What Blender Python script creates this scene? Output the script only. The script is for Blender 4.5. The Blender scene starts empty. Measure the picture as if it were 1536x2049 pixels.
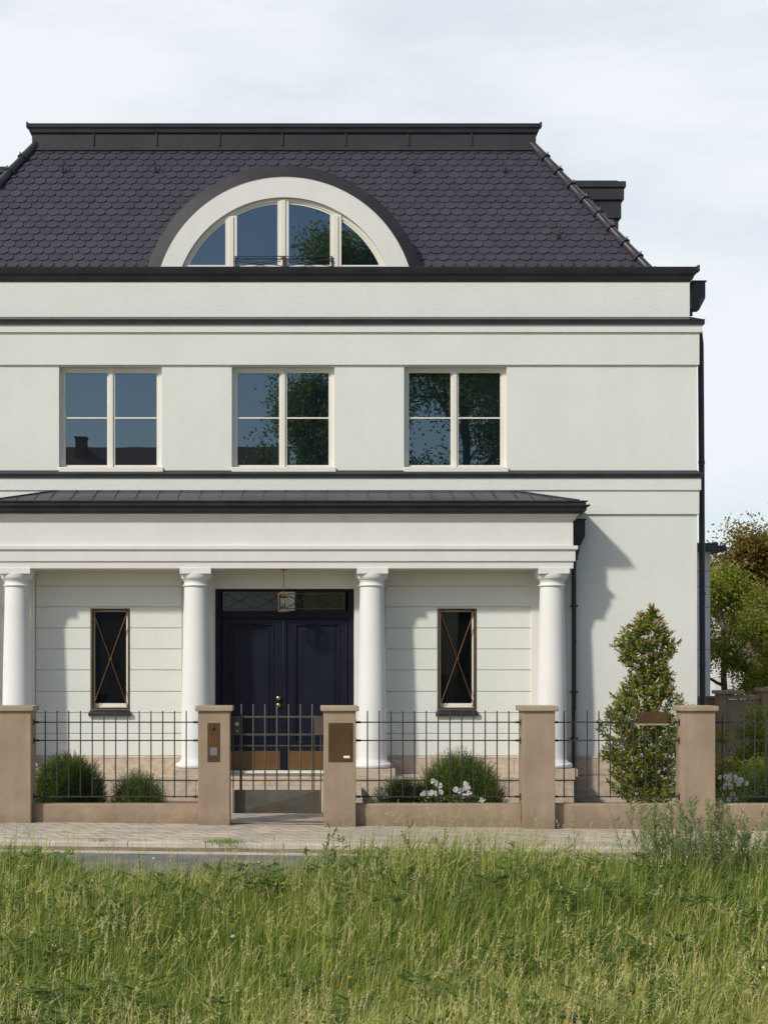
import bpy, math, random
import numpy as np
from mathutils import Vector, Matrix
R = math.radians
PI = math.pi
scene = bpy.context.scene

# ------------------------------------------------------------ camera, world, sun, exposure
F, CX, CY, ZE = 3250.0, 568.0, 1330.0, 2.31     # focal length and principal point in photo pixels, eye height
cam_d = bpy.data.cameras.new('camera'); cam = bpy.data.objects.new('camera', cam_d)
scene.collection.objects.link(cam); scene.camera = cam
cam.location = (0, 0, ZE); cam.rotation_euler = (R(90), 0, 0)
cam_d.sensor_fit = 'HORIZONTAL'; cam_d.sensor_width = 24.0; cam_d.lens = F / 1536 * 24
cam_d.shift_x = (768 - CX) / 1536; cam_d.shift_y = (CY - 1024.5) / 1536
cam_d.clip_start = 0.1; cam_d.clip_end = 2000

SUN_AZ, SUN_EL = 225.0, 36.0
world = bpy.data.worlds.new("World"); scene.world = world; world.use_nodes = True
nt = world.node_tree; nt.nodes.clear(); N = nt.nodes.new; LK = nt.links.new
out = N('ShaderNodeOutputWorld'); bg = N('ShaderNodeBackground')
sky = N('ShaderNodeTexSky'); sky.sky_type = 'NISHITA'; sky.sun_disc = False
sky.sun_elevation = R(SUN_EL); sky.sun_rotation = R(SUN_AZ); sky.air_density = 1.0; sky.dust_density = 1.0
tc = N('ShaderNodeTexCoord'); sep = N('ShaderNodeSeparateXYZ'); LK(tc.outputs['Generated'], sep.inputs[0])
mp = N('ShaderNodeMapping'); mp.inputs['Scale'].default_value = (1.0, 1.0, 3.2); mp.inputs['Location'].default_value = (3.1, 0.4, 0.2)
LK(tc.outputs['Generated'], mp.inputs[0])
nz = N('ShaderNodeTexNoise'); nz.inputs['Scale'].default_value = 2.6; nz.inputs['Detail'].default_value = 7; nz.inputs['Roughness'].default_value = 0.52
LK(mp.outputs[0], nz.inputs['Vector'])
cover = N('ShaderNodeMapRange'); cover.inputs['From Min'].default_value = -0.55; cover.inputs['From Max'].default_value = 0.65
cover.inputs['To Min'].default_value = -0.30; cover.inputs['To Max'].default_value = 0.40
LK(sep.outputs['Y'], cover.inputs['Value'])
upc = N('ShaderNodeMath'); upc.operation = 'MULTIPLY_ADD'; upc.inputs[1].default_value = -0.10; upc.inputs[2].default_value = 0.02
LK(sep.outputs['Z'], upc.inputs[0])
add = N('ShaderNodeMath'); add.operation = 'ADD'; LK(nz.outputs['Fac'], add.inputs[0]); LK(cover.outputs[0], add.inputs[1])
add2 = N('ShaderNodeMath'); add2.operation = 'ADD'; LK(add.outputs[0], add2.inputs[0]); LK(upc.outputs[0], add2.inputs[1])
ramp = N('ShaderNodeValToRGB'); LK(add2.outputs[0], ramp.inputs[0])
ramp.color_ramp.elements[0].position = 0.36; ramp.color_ramp.elements[0].color = (0, 0, 0, 1)
ramp.color_ramp.elements[1].position = 0.92; ramp.color_ramp.elements[1].color = (1, 1, 1, 1)
cl = N('ShaderNodeMixRGB'); cl.blend_type = 'MIX'
SKY_STR = 0.09
sc_ = N('ShaderNodeMixRGB'); sc_.blend_type = 'MULTIPLY'; sc_.inputs[0].default_value = 1; sc_.inputs[2].default_value = (1, 1, 1, 1)
LK(sky.outputs[0], sc_.inputs[1])
LK(ramp.outputs[0], cl.inputs[0]); LK(sc_.outputs[0], cl.inputs[1])
cl.inputs[2].default_value = (0.665 / SKY_STR, 0.70 / SKY_STR, 0.735 / SKY_STR, 1)
LK(cl.outputs[0], bg.inputs[0]); bg.inputs[1].default_value = SKY_STR
LK(bg.outputs[0], out.inputs[0])

sd = bpy.data.lights.new('sun', 'SUN'); so = bpy.data.objects.new('sun', sd); scene.collection.objects.link(so)
sd.energy = 2.25; sd.angle = R(3.2); sd.color = (1.0, 0.95, 0.86)
sdir = Vector((math.sin(R(SUN_AZ)) * math.cos(R(SUN_EL)), math.cos(R(SUN_AZ)) * math.cos(R(SUN_EL)), math.sin(R(SUN_EL))))
so.rotation_euler = (-sdir).to_track_quat('-Z', 'Y').to_euler()
so.location = (-20, -20, 30)
vs = scene.view_settings; vs.view_transform = 'Standard'; vs.look = 'None'; vs.exposure = 0.38; vs.gamma = 1.0; vs.use_curve_mapping = False

def X(px, Y): return (px - CX) / F * Y
def Z(py, Y): return ZE - (py - CY) / F * Y

# ------------------------------------------------------------ helpers
def link(name, me, mat=None, parent=None, bevel=0, smooth=True, angle=35):
    o = bpy.data.objects.new(name, me); scene.collection.objects.link(o)
    if mat:
        for m in (mat if isinstance(mat, (list, tuple)) else [mat]): me.materials.append(m)
    if parent:
        o.parent = parent
        o.matrix_parent_inverse = Matrix.Translation(parent_world(parent)).inverted()
    if smooth and len(me.polygons):
        me.polygons.foreach_set('use_smooth', [True] * len(me.polygons)); me.set_sharp_from_angle(angle=R(angle))
    if bevel:
        b = o.modifiers.new('bevel', 'BEVEL'); b.width = bevel; b.segments = 2; b.limit_method = 'ANGLE'; b.angle_limit = R(40)
        b.harden_normals = False
    return o
def parent_world(p):                             # parts are modelled in world space, only the Empty of a thing stands off the origin
    return Vector(p.location) if p.type == 'EMPTY' else Vector((0, 0, 0))
def tag(o, label=None, cat=None, group=None, kind=None):
    if label: o['label'] = label
    if cat: o['category'] = cat
    if group: o['group'] = group
    if kind: o['kind'] = kind
    return o
def thing(name, label, cat, loc=(0, 0, 0), group=None):
    o = bpy.data.objects.new(name, None); scene.collection.objects.link(o); o.location = loc
    o.empty_display_size = 0.2
    return tag(o, label, cat, group)

class MB:
    def __init__(s): s.v = []; s.f = []; s.m = []
    def add(s, vs, fs, m=0):
        b = len(s.v); s.v += [tuple(v) for v in vs]
        for f in fs: s.f.append([b + i for i in f]); s.m.append(m)
        return s
    def box(s, x0, x1, y0, y1, z0, z1, m=0):
        v = [(x0, y0, z0), (x1, y0, z0), (x1, y1, z0), (x0, y1, z0), (x0, y0, z1), (x1, y0, z1), (x1, y1, z1), (x0, y1, z1)]
        return s.add(v, [(0, 3, 2, 1), (4, 5, 6, 7), (0, 1, 5, 4), (1, 2, 6, 5), (2, 3, 7, 6), (3, 0, 4, 7)], m)
    def hexa(s, v, m=0):
        return s.add(v, [(0, 3, 2, 1), (4, 5, 6, 7), (0, 1, 5, 4), (1, 2, 6, 5), (2, 3, 7, 6), (3, 0, 4, 7)], m)
    def tube(s, pts, rad, n=10, m=0, cap=True):
        pts = [Vector(p) for p in pts]
        if not isinstance(rad, (list, tuple)): rad = [rad] * len(pts)
        vs_ = []; up0 = None
        for i, p in enumerate(pts):
            d = (pts[min(i + 1, len(pts) - 1)] - pts[max(i - 1, 0)])
            d = d.normalized() if d.length > 1e-9 else Vector((0, 0, 1))
            if up0 is None:
                a = Vector((1, 0, 0)) if abs(d.x) < .8 else Vector((0, 1, 0)); up0 = d.cross(a).normalized()
            u = (up0 - d * up0.dot(d)).normalized(); up0 = u; w = d.cross(u)
            for k in range(n):
                t = 2 * PI * k / n; vs_.append(p + (u * math.cos(t) + w * math.sin(t)) * rad[i])
        fs = []
        for i in range(len(pts) - 1):
            for k in range(n):
                fs.append((i * n + k, i * n + (k + 1) % n, (i + 1) * n + (k + 1) % n, (i + 1) * n + k))
        if cap: fs.append(tuple(range(n - 1, -1, -1))); fs.append(tuple(range((len(pts) - 1) * n, len(pts) * n)))
        return s.add(vs_, fs, m)
    def lathe(s, cx, cy, prof, n=48, m=0):
        vs_ = []
        for r, z in prof:
            for k in range(n):
                t = 2 * PI * k / n; vs_.append((cx + r * math.cos(t), cy + r * math.sin(t), z))
        fs = []
        for i in range(len(prof) - 1):
            for k in range(n):
                fs.append((i * n + k, i * n + (k + 1) % n, (i + 1) * n + (k + 1) % n, (i + 1) * n + k))
        fs.append(tuple(range(n - 1, -1, -1))); fs.append(tuple(range((len(prof) - 1) * n, len(prof) * n)))
        return s.add(vs_, fs, m)
    def prism_xz(s, poly, y0, y1, m=0):            # polygon in x,z (counter clockwise seen from the street) pulled back from y0 to y1
        n = len(poly)
        v = [(x, y0, z) for x, z in poly] + [(x, y1, z) for x, z in poly]
        fs = [tuple(range(n)), tuple(range(2 * n - 1, n - 1, -1))]
        for i in range(n): j = (i + 1) % n; fs.append((i, n + i, n + j, j))
        return s.add(v, fs, m)
    def sweep(s, prof, x0, x1, y1, sides=True, m=0):
        """moulding: prof = [(proud, z)...] from bottom to top, wrapped round the front and both sides of a block whose
        bare front stands at y=prof origin yf; mitred at the corners."""
        raise NotImplementedError
    def build(s, name, mat, parent=None, bevel=0, smooth=True, angle=35):
        me = bpy.data.meshes.new(name); me.from_pydata(s.v, [], s.f)
        if isinstance(mat, (list, tuple)): me.polygons.foreach_set('material_index', s.m)
        me.update(); return link(name, me, mat, parent, bevel, smooth, angle)

def mould(mb, xh, yf, yb, prof, m=0):
    """moulding wrapped round a block of half width xh, front yf, back yb; prof = list of (proud, z), bottom to top"""
    v = []; n = len(prof)
    for p, z in prof:
        v += [(-xh - p, yb, z), (-xh - p, yf - p, z), (xh + p, yf - p, z), (xh + p, yb, z)]
    f = []
    for i in range(n - 1):
        a = i * 4; b = a + 4
        for k in range(4):
            k2 = (k + 1) % 4
            f.append((a + k, a + k2, b + k2, b + k))
    f.append((3, 2, 1, 0)); f.append((4 * n - 4, 4 * n - 3, 4 * n - 2, 4 * n - 1))
    return mb.add(v, f, m)

def np_mesh(name, V, T, tint, mat, parent=None, smooth=False):
    me = bpy.data.meshes.new(name)
    V = np.asarray(V, np.float32).reshape(-1, 3); T = np.asarray(T, np.int32).reshape(-1, 3)
    me.vertices.add(len(V)); me.vertices.foreach_set('co', V.ravel())
    me.loops.add(T.size); me.loops.foreach_set('vertex_index', T.ravel())
    me.polygons.add(len(T)); me.polygons.foreach_set('loop_start', np.arange(0, T.size, 3, dtype=np.int32))
    me.polygons.foreach_set('loop_total', np.full(len(T), 3, np.int32))
    if tint is not None:
        a = me.attributes.new('tint', 'FLOAT', 'POINT'); a.data.foreach_set('value', np.asarray(tint, np.float32))
    me.update(calc_edges=True)
    return link(name, me, mat, parent, smooth=smooth)

def unit(a): return a / np.maximum(np.linalg.norm(a, axis=1, keepdims=True), 1e-9)
def leaves(rg, P, D, L, W, tint, fold=0.25):
    n = len(P); D = unit(D); S = unit(np.cross(D, rg.normal(size=(n, 3)))); Nn = np.cross(S, D)
    L = L[:, None]; W = W[:, None]
    a = P; b = P + D * L * .45 + S * W / 2 + Nn * fold * W; c = P + D * L; d = P + D * L * .45 - S * W / 2 + Nn * fold * W
    V = np.stack([a, b, c, d], 1).reshape(-1, 3)
    i = np.arange(n)[:, None] * 4
    T = np.concatenate([i + [0, 1, 2], i + [0, 2, 3]], 1).reshape(-1, 3)
    return V, T, np.repeat(tint, 4)
def blades(rg, x, y, z, h, w, ang, bend, tint):
    """grass blades: root, height, width, direction and bend"""
    n = len(x); lv = np.array([0, .38, .74, 1.0]); ww = np.array([1, .9, .6, 0])
    dx = np.cos(ang); dy = np.sin(ang); fa = rg.uniform(0, PI, n); sx = np.cos(fa); sy = np.sin(fa)
    V = np.zeros((n, 7, 3)); k = 0
    for i in range(4):
        t = lv[i]; off = bend * t ** 2 * h
        cx = x + dx * off; cy = y + dy * off; cz = z + h * t * (1 - .35 * np.minimum(bend, 1.4) * t ** 2)
        if i < 3:
            V[:, k] = np.stack([cx - sx * w * ww[i] / 2, cy - sy * w * ww[i] / 2, cz], 1)
            V[:, k + 1] = np.stack([cx + sx * w * ww[i] / 2, cy + sy * w * ww[i] / 2, cz], 1); k += 2
        else: V[:, k] = np.stack([cx, cy, cz], 1)
    b = np.arange(n)[:, None] * 7
    T = np.concatenate([b + t for t in ([0, 1, 3], [0, 3, 2], [2, 3, 5], [2, 5, 4], [4, 5, 6])], 1).reshape(-1, 3)
    return V.reshape(-1, 3), T, np.repeat(tint, 7)
class Cat:
    def __init__(s): s.V = []; s.T = []; s.t = []; s.n = 0
    def add(s, VTt):
        V, T, t = VTt; s.V.append(V); s.T.append(T + s.n); s.t.append(t); s.n += len(V)
    def build(s, name, mat, parent=None):
        return np_mesh(name, np.concatenate(s.V), np.concatenate(s.T), np.concatenate(s.t), mat, parent)

# ------------------------------------------------------------ materials
def newmat(name):
    m = bpy.data.materials.new(name); m.use_nodes = True; t = m.node_tree
    return m, t, t.nodes['Principled BSDF'], t.nodes.new, t.links.new
def rgb(r, g, b): return (r, g, b, 1)
def surf(name, col, col2=None, rough=.8, nscale=3, bump=.0, bscale=60, metal=0, spec=.5, detail=6, contrast=(.35, .65), bdist=.01, stretch=(1, 1, 1), streak=0, splash=0):
    m, t, p, Nn, L = newmat(name)
    co = Nn('ShaderNodeTexCoord'); mpn = Nn('ShaderNodeMapping'); mpn.inputs['Scale'].default_value = stretch; L(co.outputs['Object'], mpn.inputs[0])
    n = Nn('ShaderNodeTexNoise'); n.inputs['Scale'].default_value = nscale; n.inputs['Detail'].default_value = detail; L(mpn.outputs[0], n.inputs['Vector'])
    r = Nn('ShaderNodeValToRGB'); r.color_ramp.elements[0].position = contrast[0]; r.color_ramp.elements[1].position = contrast[1]
    r.color_ramp.elements[0].color = rgb(*col); r.color_ramp.elements[1].color = rgb(*(col2 or col)); L(n.outputs['Fac'], r.inputs[0])
    colout = r.outputs[0]
    if streak:
        ms = Nn('ShaderNodeMapping'); ms.inputs['Scale'].default_value = (2.6, 2.6, .28); L(co.outputs['Object'], ms.inputs[0])
        ns = Nn('ShaderNodeTexNoise'); ns.inputs['Scale'].default_value = 1.6; ns.inputs['Detail'].default_value = 9; ns.inputs['Roughness'].default_value = .62; L(ms.outputs[0], ns.inputs['Vector'])
        rs = Nn('ShaderNodeMapRange'); rs.inputs['From Min'].default_value = .38; rs.inputs['From Max'].default_value = .62; rs.inputs['To Min'].default_value = 1 - streak; rs.inputs['To Max'].default_value = 1.0; L(ns.outputs['Fac'], rs.inputs['Value'])
        mu = Nn('ShaderNodeMixRGB'); mu.blend_type = 'MULTIPLY'; mu.inputs[0].default_value = 1; L(colout, mu.inputs[1]); L(rs.outputs[0], mu.inputs[2]); colout = mu.outputs[0]
    if splash:                                  # earth splashed up from the pavement, ragged upper edge
        sz = Nn('ShaderNodeSeparateXYZ'); L(co.outputs['Object'], sz.inputs[0]); nn = Nn('ShaderNodeTexNoise'); nn.inputs['Scale'].default_value = 9; nn.inputs['Detail'].default_value = 8; L(co.outputs['Object'], nn.inputs['Vector'])
        ma = Nn('ShaderNodeMath'); ma.operation = 'MULTIPLY_ADD'; ma.inputs[1].default_value = -.42; L(nn.outputs['Fac'], ma.inputs[0]); L(sz.outputs['Z'], ma.inputs[2])
        rr_ = Nn('ShaderNodeMapRange'); rr_.inputs['From Min'].default_value = -.20; rr_.inputs['From Max'].default_value = .0; rr_.inputs['To Min'].default_value = splash; rr_.inputs['To Max'].default_value = 0; L(ma.outputs[0], rr_.inputs['Value'])
        m2 = Nn('ShaderNodeMixRGB'); L(rr_.outputs[0], m2.inputs[0]); L(colout, m2.inputs[1]); m2.inputs[2].default_value = (.19, .15, .11, 1); colout = m2.outputs[0]
    L(colout, p.inputs['Base Color']); p.inputs['Roughness'].default_value = rough; p.inputs['Metallic'].default_value = metal
    p.inputs['Specular IOR Level'].default_value = spec
    if bump:
        b = Nn('ShaderNodeBump'); b.inputs['Strength'].default_value = bump; b.inputs['Distance'].default_value = bdist
        n2 = Nn('ShaderNodeTexNoise'); n2.inputs['Scale'].default_value = bscale; n2.inputs['Detail'].default_value = 5; L(co.outputs['Object'], n2.inputs['Vector'])
        L(n2.outputs['Fac'], b.inputs['Height']); L(b.outputs[0], p.inputs['Normal'])
    return m
def leafmat(name, stops, rough=.55, trans=.3, spec=.35):
    m, t, p, Nn, L = newmat(name)
    a = Nn('ShaderNodeAttribute'); a.attribute_name = 'tint'; r = Nn('ShaderNodeValToRGB'); L(a.outputs['Fac'], r.inputs[0])
    els = r.color_ramp.elements
    els[0].position = stops[0][0]; els[0].color = rgb(*stops[0][1]); els[1].position = stops[-1][0]; els[1].color = rgb(*stops[-1][1])
    for pos, c in stops[1:-1]: e = els.new(pos); e.color = rgb(*c)
    L(r.outputs[0], p.inputs['Base Color']); p.inputs['Roughness'].default_value = rough; p.inputs['Specular IOR Level'].default_value = spec
    tr = Nn('ShaderNodeBsdfTranslucent'); L(r.outputs[0], tr.inputs[0]); mx = Nn('ShaderNodeMixShader'); mx.inputs[0].default_value = trans
    L(p.outputs[0], mx.inputs[1]); L(tr.outputs[0], mx.inputs[2]); L(mx.outputs[0], t.nodes['Material Output'].inputs[0])
    return m
def glassmat(name, base, ior, wob=.0, rough=.0):
    m, t, p, Nn, L = newmat(name)
    p.inputs['Specular Tint'].default_value = (.70, .87, 1, 1)
    p.inputs['Base Color'].default_value = rgb(*base); p.inputs['Roughness'].default_value = rough; p.inputs['IOR'].default_value = ior
    if wob:
        co = Nn('ShaderNodeTexCoord'); n = Nn('ShaderNodeTexNoise'); n.inputs['Scale'].default_value = 1.6; n.inputs['Detail'].default_value = 1
        L(co.outputs['Object'], n.inputs['Vector']); b = Nn('ShaderNodeBump'); b.inputs['Strength'].default_value = wob; b.inputs['Distance'].default_value = .02
        L(n.outputs['Fac'], b.inputs['Height']); L(b.outputs[0], p.inputs['Normal'])
    return m

M = {}
M['stucco'] = surf('stucco', (.725, .735, .68), (.75, .76, .705), .9, 1.1, .6, 55, spec=.25, bdist=.012, streak=.018)
M['stucco_smooth'] = surf('stucco_smooth', (.73, .715, .675), (.76, .745, .705), .85, 1.5, .12, 40, spec=.3, streak=.03)
M['column'] = surf('column_paint', (.74, .735, .71), (.78, .775, .75), .7, 2, .06, 30, spec=.35)
M['frame'] = surf('window_paint', (.74, .71, .62), (.77, .74, .66), .45, 2)
M['metal'] = surf('roof_metal', (.030, .030, .038), (.045, .044, .054), .42, 2.5, .05, 4, metal=.3, spec=.5)
M['metal_light'] = surf('seamed_sheet_metal', (.030, .030, .038), (.045, .045, .055), .38, 3, .08, 5, metal=.3)
M['metal_band'] = surf('roof_metal_matt', (.036, .033, .036), (.048, .044, .048), .6, 1.6, .08, 3, metal=.2, spec=.35)
M['bronze'] = surf('bronze', (.12, .062, .022), (.16, .085, .032), .42, 6, metal=.6)
M['bronze_plate'] = surf('bronze_plate', (.085, .047, .018), (.11, .06, .024), .5, 4, metal=.35)
M['brass'] = surf('brass', (.55, .33, .12), None, .3, 6, metal=.9)
M['copper'] = surf('copper', (.42, .21, .08), (.32, .15, .06), .35, 20, metal=.85)
M['navy'] = surf('navy_paint', (.0050, .0062, .0165), (.0070, .0085, .022), .42, 3, .04, 20, spec=.28)
M['kick'] = surf('kick_plate', (.15, .078, .028), (.19, .10, .038), .45, 2, metal=.45)
M['rail'] = surf('fence_metal', (.028, .027, .025), (.045, .042, .039), .6, 30, metal=.3)
M['gate'] = surf('gate_metal', (.078, .070, .055), (.095, .085, .066), .55, 8, metal=.3)
M['post'] = surf('sandstone_render', (.335, .25, .175), (.38, .29, .205), .92, 3.2, .6, 90, spec=.2, bdist=.008, streak=.14, splash=.55)
M['cap'] = surf('sandstone_cap', (.36, .28, .19), (.42, .33, .23), .9, 5, .5, 70, spec=.2, bdist=.006, streak=.12)
M['travertine'] = surf('travertine', (.43, .345, .255), (.58, .485, .38), .8, 11, .4, 50, spec=.3, contrast=(.3, .7), stretch=(1, 1, 1.6), bdist=.005)
M['glass'] = glassmat('window_glass', (.005, .009, .014), 2.45, .012)
M['glass_dark'] = glassmat('dark_glass', (.005, .005, .006), 1.35, .02)
M['lamp_glass'] = glassmat('lamp_glass', (.5, .5, .5), 1.45)
M['black'] = surf('black_plastic', (.01, .01, .011), None, .3)
M['white_enamel'] = surf('white_enamel', (.8, .78, .78), None, .5)
M['grey_pad'] = surf('grey_reader', (.16, .16, .18), None, .5)
M['steel'] = surf('steel', (.45, .45, .45), None, .3, metal=.9)
M['bark'] = surf('bark', (.10, .075, .055), (.19, .15, .115), .95, 14, .8, 30, stretch=(1, 1, .25))
M['soil'] = surf('soil', (.13, .085, .055), (.24, .16, .11), .95, 7, .9, 25)
M['stain_soil'] = surf('gutter_soil', (.20, .135, .08), (.30, .22, .14), .95, 6, .6, 40)
M['asphalt'] = surf('asphalt', (.155, .15, .145), (.235, .225, .21), .9, 1.6, .8, 110, contrast=(.38, .62), streak=.15)
M['kerb'] = surf('kerb_stone', (.52, .46, .38), (.64, .58, .50), .85, 4, .3, 50)
M['base'] = surf('base_ground', (.10, .115, .05), (.16, .16, .08), .95, .8, .4, 20)
M['red_roof'] = surf('red_roof', (.14, .07, .05), (.22, .12, .085), .85, 8, .8, 24, stretch=(1, 1, 4))
M['pale_wall'] = surf('pale_wall', (.62, .62, .60), (.70, .70, .68), .9, 1)
M['ochre_wall'] = surf('ochre_wall', (.34, .32, .14), (.40, .38, .18), .9, 1)
M['brown_wall'] = surf('brown_wall', (.30, .21, .14), (.36, .26, .18), .9, 2, .3, 50)

def tile_mat():
    m, t, p, Nn, L = newmat('clay_tile')
    a = Nn('ShaderNodeAttribute'); a.attribute_name = 'tint'; r = Nn('ShaderNodeValToRGB'); L(a.outputs['Fac'], r.inputs[0])
    r.color_ramp.elements[0].color = rgb(.045, .041, .054); r.color_ramp.elements[1].color = rgb(.056, .052, .066)
    L(r.outputs[0], p.inputs['Base Color']); p.inputs['Roughness'].default_value = .5; p.inputs['Specular IOR Level'].default_value = .45
    co = Nn('ShaderNodeTexCoord'); n = Nn('ShaderNodeTexNoise'); n.inputs['Scale'].default_value = 40; L(co.outputs['Object'], n.inputs['Vector'])
    b = Nn('ShaderNodeBump'); b.inputs['Strength'].default_value = .15; b.inputs['Distance'].default_value = .004; L(n.outputs['Fac'], b.inputs['Height']); L(b.outputs[0], p.inputs['Normal'])
    return m
M['tile'] = tile_mat()
M['hip'] = surf('glazed_hip_tile', (.030, .026, .030), (.046, .039, .044), .28, 8, spec=.6)

def paver_mat():
    m, t, p, Nn, L = newmat('paving_stones')
    co = Nn('ShaderNodeTexCoord'); sp = Nn('ShaderNodeSeparateXYZ'); L(co.outputs['Object'], sp.inputs[0])
    ma = Nn('ShaderNodeMath'); ma.operation = 'MULTIPLY_ADD'; ma.inputs[1].default_value = .55; L(sp.outputs['Y'], ma.inputs[0]); L(sp.outputs['X'], ma.inputs[2])
    cb = Nn('ShaderNodeCombineXYZ'); L(ma.outputs[0], cb.inputs[0]); L(sp.outputs['Y'], cb.inputs[1])
    br = Nn('ShaderNodeTexBrick'); L(cb.outputs[0], br.inputs['Vector']); br.inputs['Scale'].default_value = 1
    br.inputs['Brick Width'].default_value = .46; br.inputs['Row Height'].default_value = .30; br.inputs['Mortar Size'].default_value = .011
    br.inputs['Color1'].default_value = rgb(.60, .49, .36); br.inputs['Color2'].default_value = rgb(.40, .37, .32); br.inputs['Mortar'].default_value = rgb(.20, .155, .11)
    br.inputs['Bias'].default_value = -.1
    n = Nn('ShaderNodeTexNoise'); n.inputs['Scale'].default_value = 5; n.inputs['Detail'].default_value = 8; L(co.outputs['Object'], n.inputs['Vector'])
    mx = Nn('ShaderNodeMixRGB'); mx.blend_type = 'OVERLAY'; mx.inputs[0].default_value = .45; L(br.outputs[0], mx.inputs[1]); L(n.outputs['Fac'], mx.inputs[2])
    hs = Nn('ShaderNodeHueSaturation'); hs.inputs['Saturation'].default_value = 1.05; L(mx.outputs[0], hs.inputs['Color'])
    L(hs.outputs[0], p.inputs['Base Color']); p.inputs['Roughness'].default_value = .9
    b = Nn('ShaderNodeBump'); b.invert = True; b.inputs['Strength'].default_value = .6; b.inputs['Distance'].default_value = .01; L(br.outputs['Fac'], b.inputs['Height']); L(b.outputs[0], p.inputs['Normal'])
    return m
M['paver'] = paver_mat()
M['grass'] = leafmat('meadow_grass', [(0, (.060, .120, .020)), (.3, (.19, .28, .038)), (.58, (.42, .48, .085)), (.8, (.58, .55, .17)), (1, (.76, .64, .34))], .5, .5)
M['weed'] = leafmat('weed_leaf', [(0, (.07, .12, .018)), (.5, (.15, .22, .04)), (1, (.32, .36, .15))], .5, .3)
M['petal'] = leafmat('petal', [(0, (.75, .52, .03)), (.33, (.75, .52, .03)), (.34, (.55, .22, .34)), (.66, (.55, .22, .34)), (.67, (.85, .85, .82)), (1, (.88, .88, .84))], .6, .2)
M['yew'] = leafmat('yew_needle', [(0, (.032, .060, .008)), (.6, (.080, .130, .015)), (1, (.17, .22, .035))], .5, .3)
M['yew_light'] = leafmat('fresh_yew_needle', [(0, (.035, .065, .010)), (.6, (.095, .145, .018)), (1, (.19, .24, .04))], .5, .3)
M['laurel'] = leafmat('laurel_leaf', [(0, (.050, .080, .012)), (.5, (.18, .23, .028)), (.85, (.40, .41, .06)), (1, (.55, .38, .06))], .32, .32, .6)
M['bloom'] = leafmat('spent_bloom', [(0, (.36, .22, .08)), (1, (.62, .45, .22))], .8, .2)
M['leaf_green'] = leafmat('tree_leaf', [(0, (.10, .14, .016)), (.5, (.29, .33, .040)), (1, (.55, .53, .09))], .5, .55)
M['leaf_street'] = leafmat('street_tree_leaf', [(0, (.10, .15, .02)), (.5, (.26, .34, .05)), (1, (.48, .52, .10))], .5, .62)
M['leaf_brown'] = leafmat('bronze_leaf', [(0, (.10, .085, .016)), (.5, (.24, .18, .04)), (1, (.44, .30, .08))], .5, .45)
M['rose'] = leafmat('rose_petal', [(0, (.86, .86, .80)), (1, (.94, .94, .90))], .7, .12)

# ------------------------------------------------------------ ground
SL = -0.012
def gz(x): return SL * x
def sheet(name, mat, x0, x1, y0, y1, dz, n=2, kind='structure'):
    mb = MB(); mb.add([(x0, y0, gz(x0) + dz), (x1, y0, gz(x1) + dz), (x1, y1, gz(x1) + dz), (x0, y1, gz(x0) + dz)], [(0, 1, 2, 3)])
    return tag(mb.build(name, mat, smooth=False), kind=kind)
YF = 23.2                                        # front of the fence pillars
YW = 28.0                                        # main front wall of the house
g = MB(); g.add([(-600, -400, -.75), (600, -400, -.75), (600, 900, -.75), (-600, 900, -.75)], [(0, 1, 2, 3)])
tag(g.build('ground', M['base']), kind='structure')
sheet('meadow_ground', M['base'], -45, 45, -30, 17.9, -.10)
sheet('garden_ground', M['soil'], -45, 45, YF + .26, 70, .005)
sheet('road', M['asphalt'], -45, 45, 17.9, 20.42, -.09)
def strip(name, mat, y0, y1, dz0, dz1, x0=-45, x1=45, bevel=0):
    mb = MB()
    mb.hexa([(x0, y0, gz(x0) + dz0), (x1, y0, gz(x1) + dz0), (x1, y1, gz(x1) + dz0), (x0, y1, gz(x0) + dz0),
             (x0, y0, gz(x0) + dz1), (x1, y0, gz(x1) + dz1), (x1, y1, gz(x1) + dz1), (x0, y1, gz(x0) + dz1)])
    return tag(mb.build(name, mat, bevel=bevel), kind='structure')
strip('gutter_stones', M['kerb'], 20.42, 20.56, -.3, -.075)
strip('gutter_verge', M['stain_soil'], 20.56, 20.86, -.3, -.06)
# kerb built of single stones joined in one run
mb = MB(); x = -45.0
rnd = random.Random(4)
while x < 45:
    x1 = x + .994
    mb.hexa([(x, 20.86, gz(x) - .3), (x1, 20.86, gz(x1) - .3), (x1, 20.98, gz(x1) - .3), (x, 20.98, gz(x) - .3),
             (x, 20.86, gz(x) + .005), (x1, 20.86, gz(x1) + .005), (x1, 20.98, gz(x1) + .005), (x, 20.98, gz(x) + .005)]); x += 1.0
tag(mb.build('kerb', M['kerb'], bevel=.01), kind='structure')
sheet('pavement', M['paver'], -45, 45, 20.98, YF + .26, .0)
sheet('garden_path', M['paver'], -1.05, .85, YF + .26, YW - 1.4, .010)

# ------------------------------------------------------------ house
house = thing('villa', 'cream rendered villa with dark tiled mansard roof, half round dormer and columned porch', 'house', (0, YW, 0))
def hp(mb, name, mat, parent=None, **k): return mb.build(name, mat, parent or house, **k)

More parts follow.
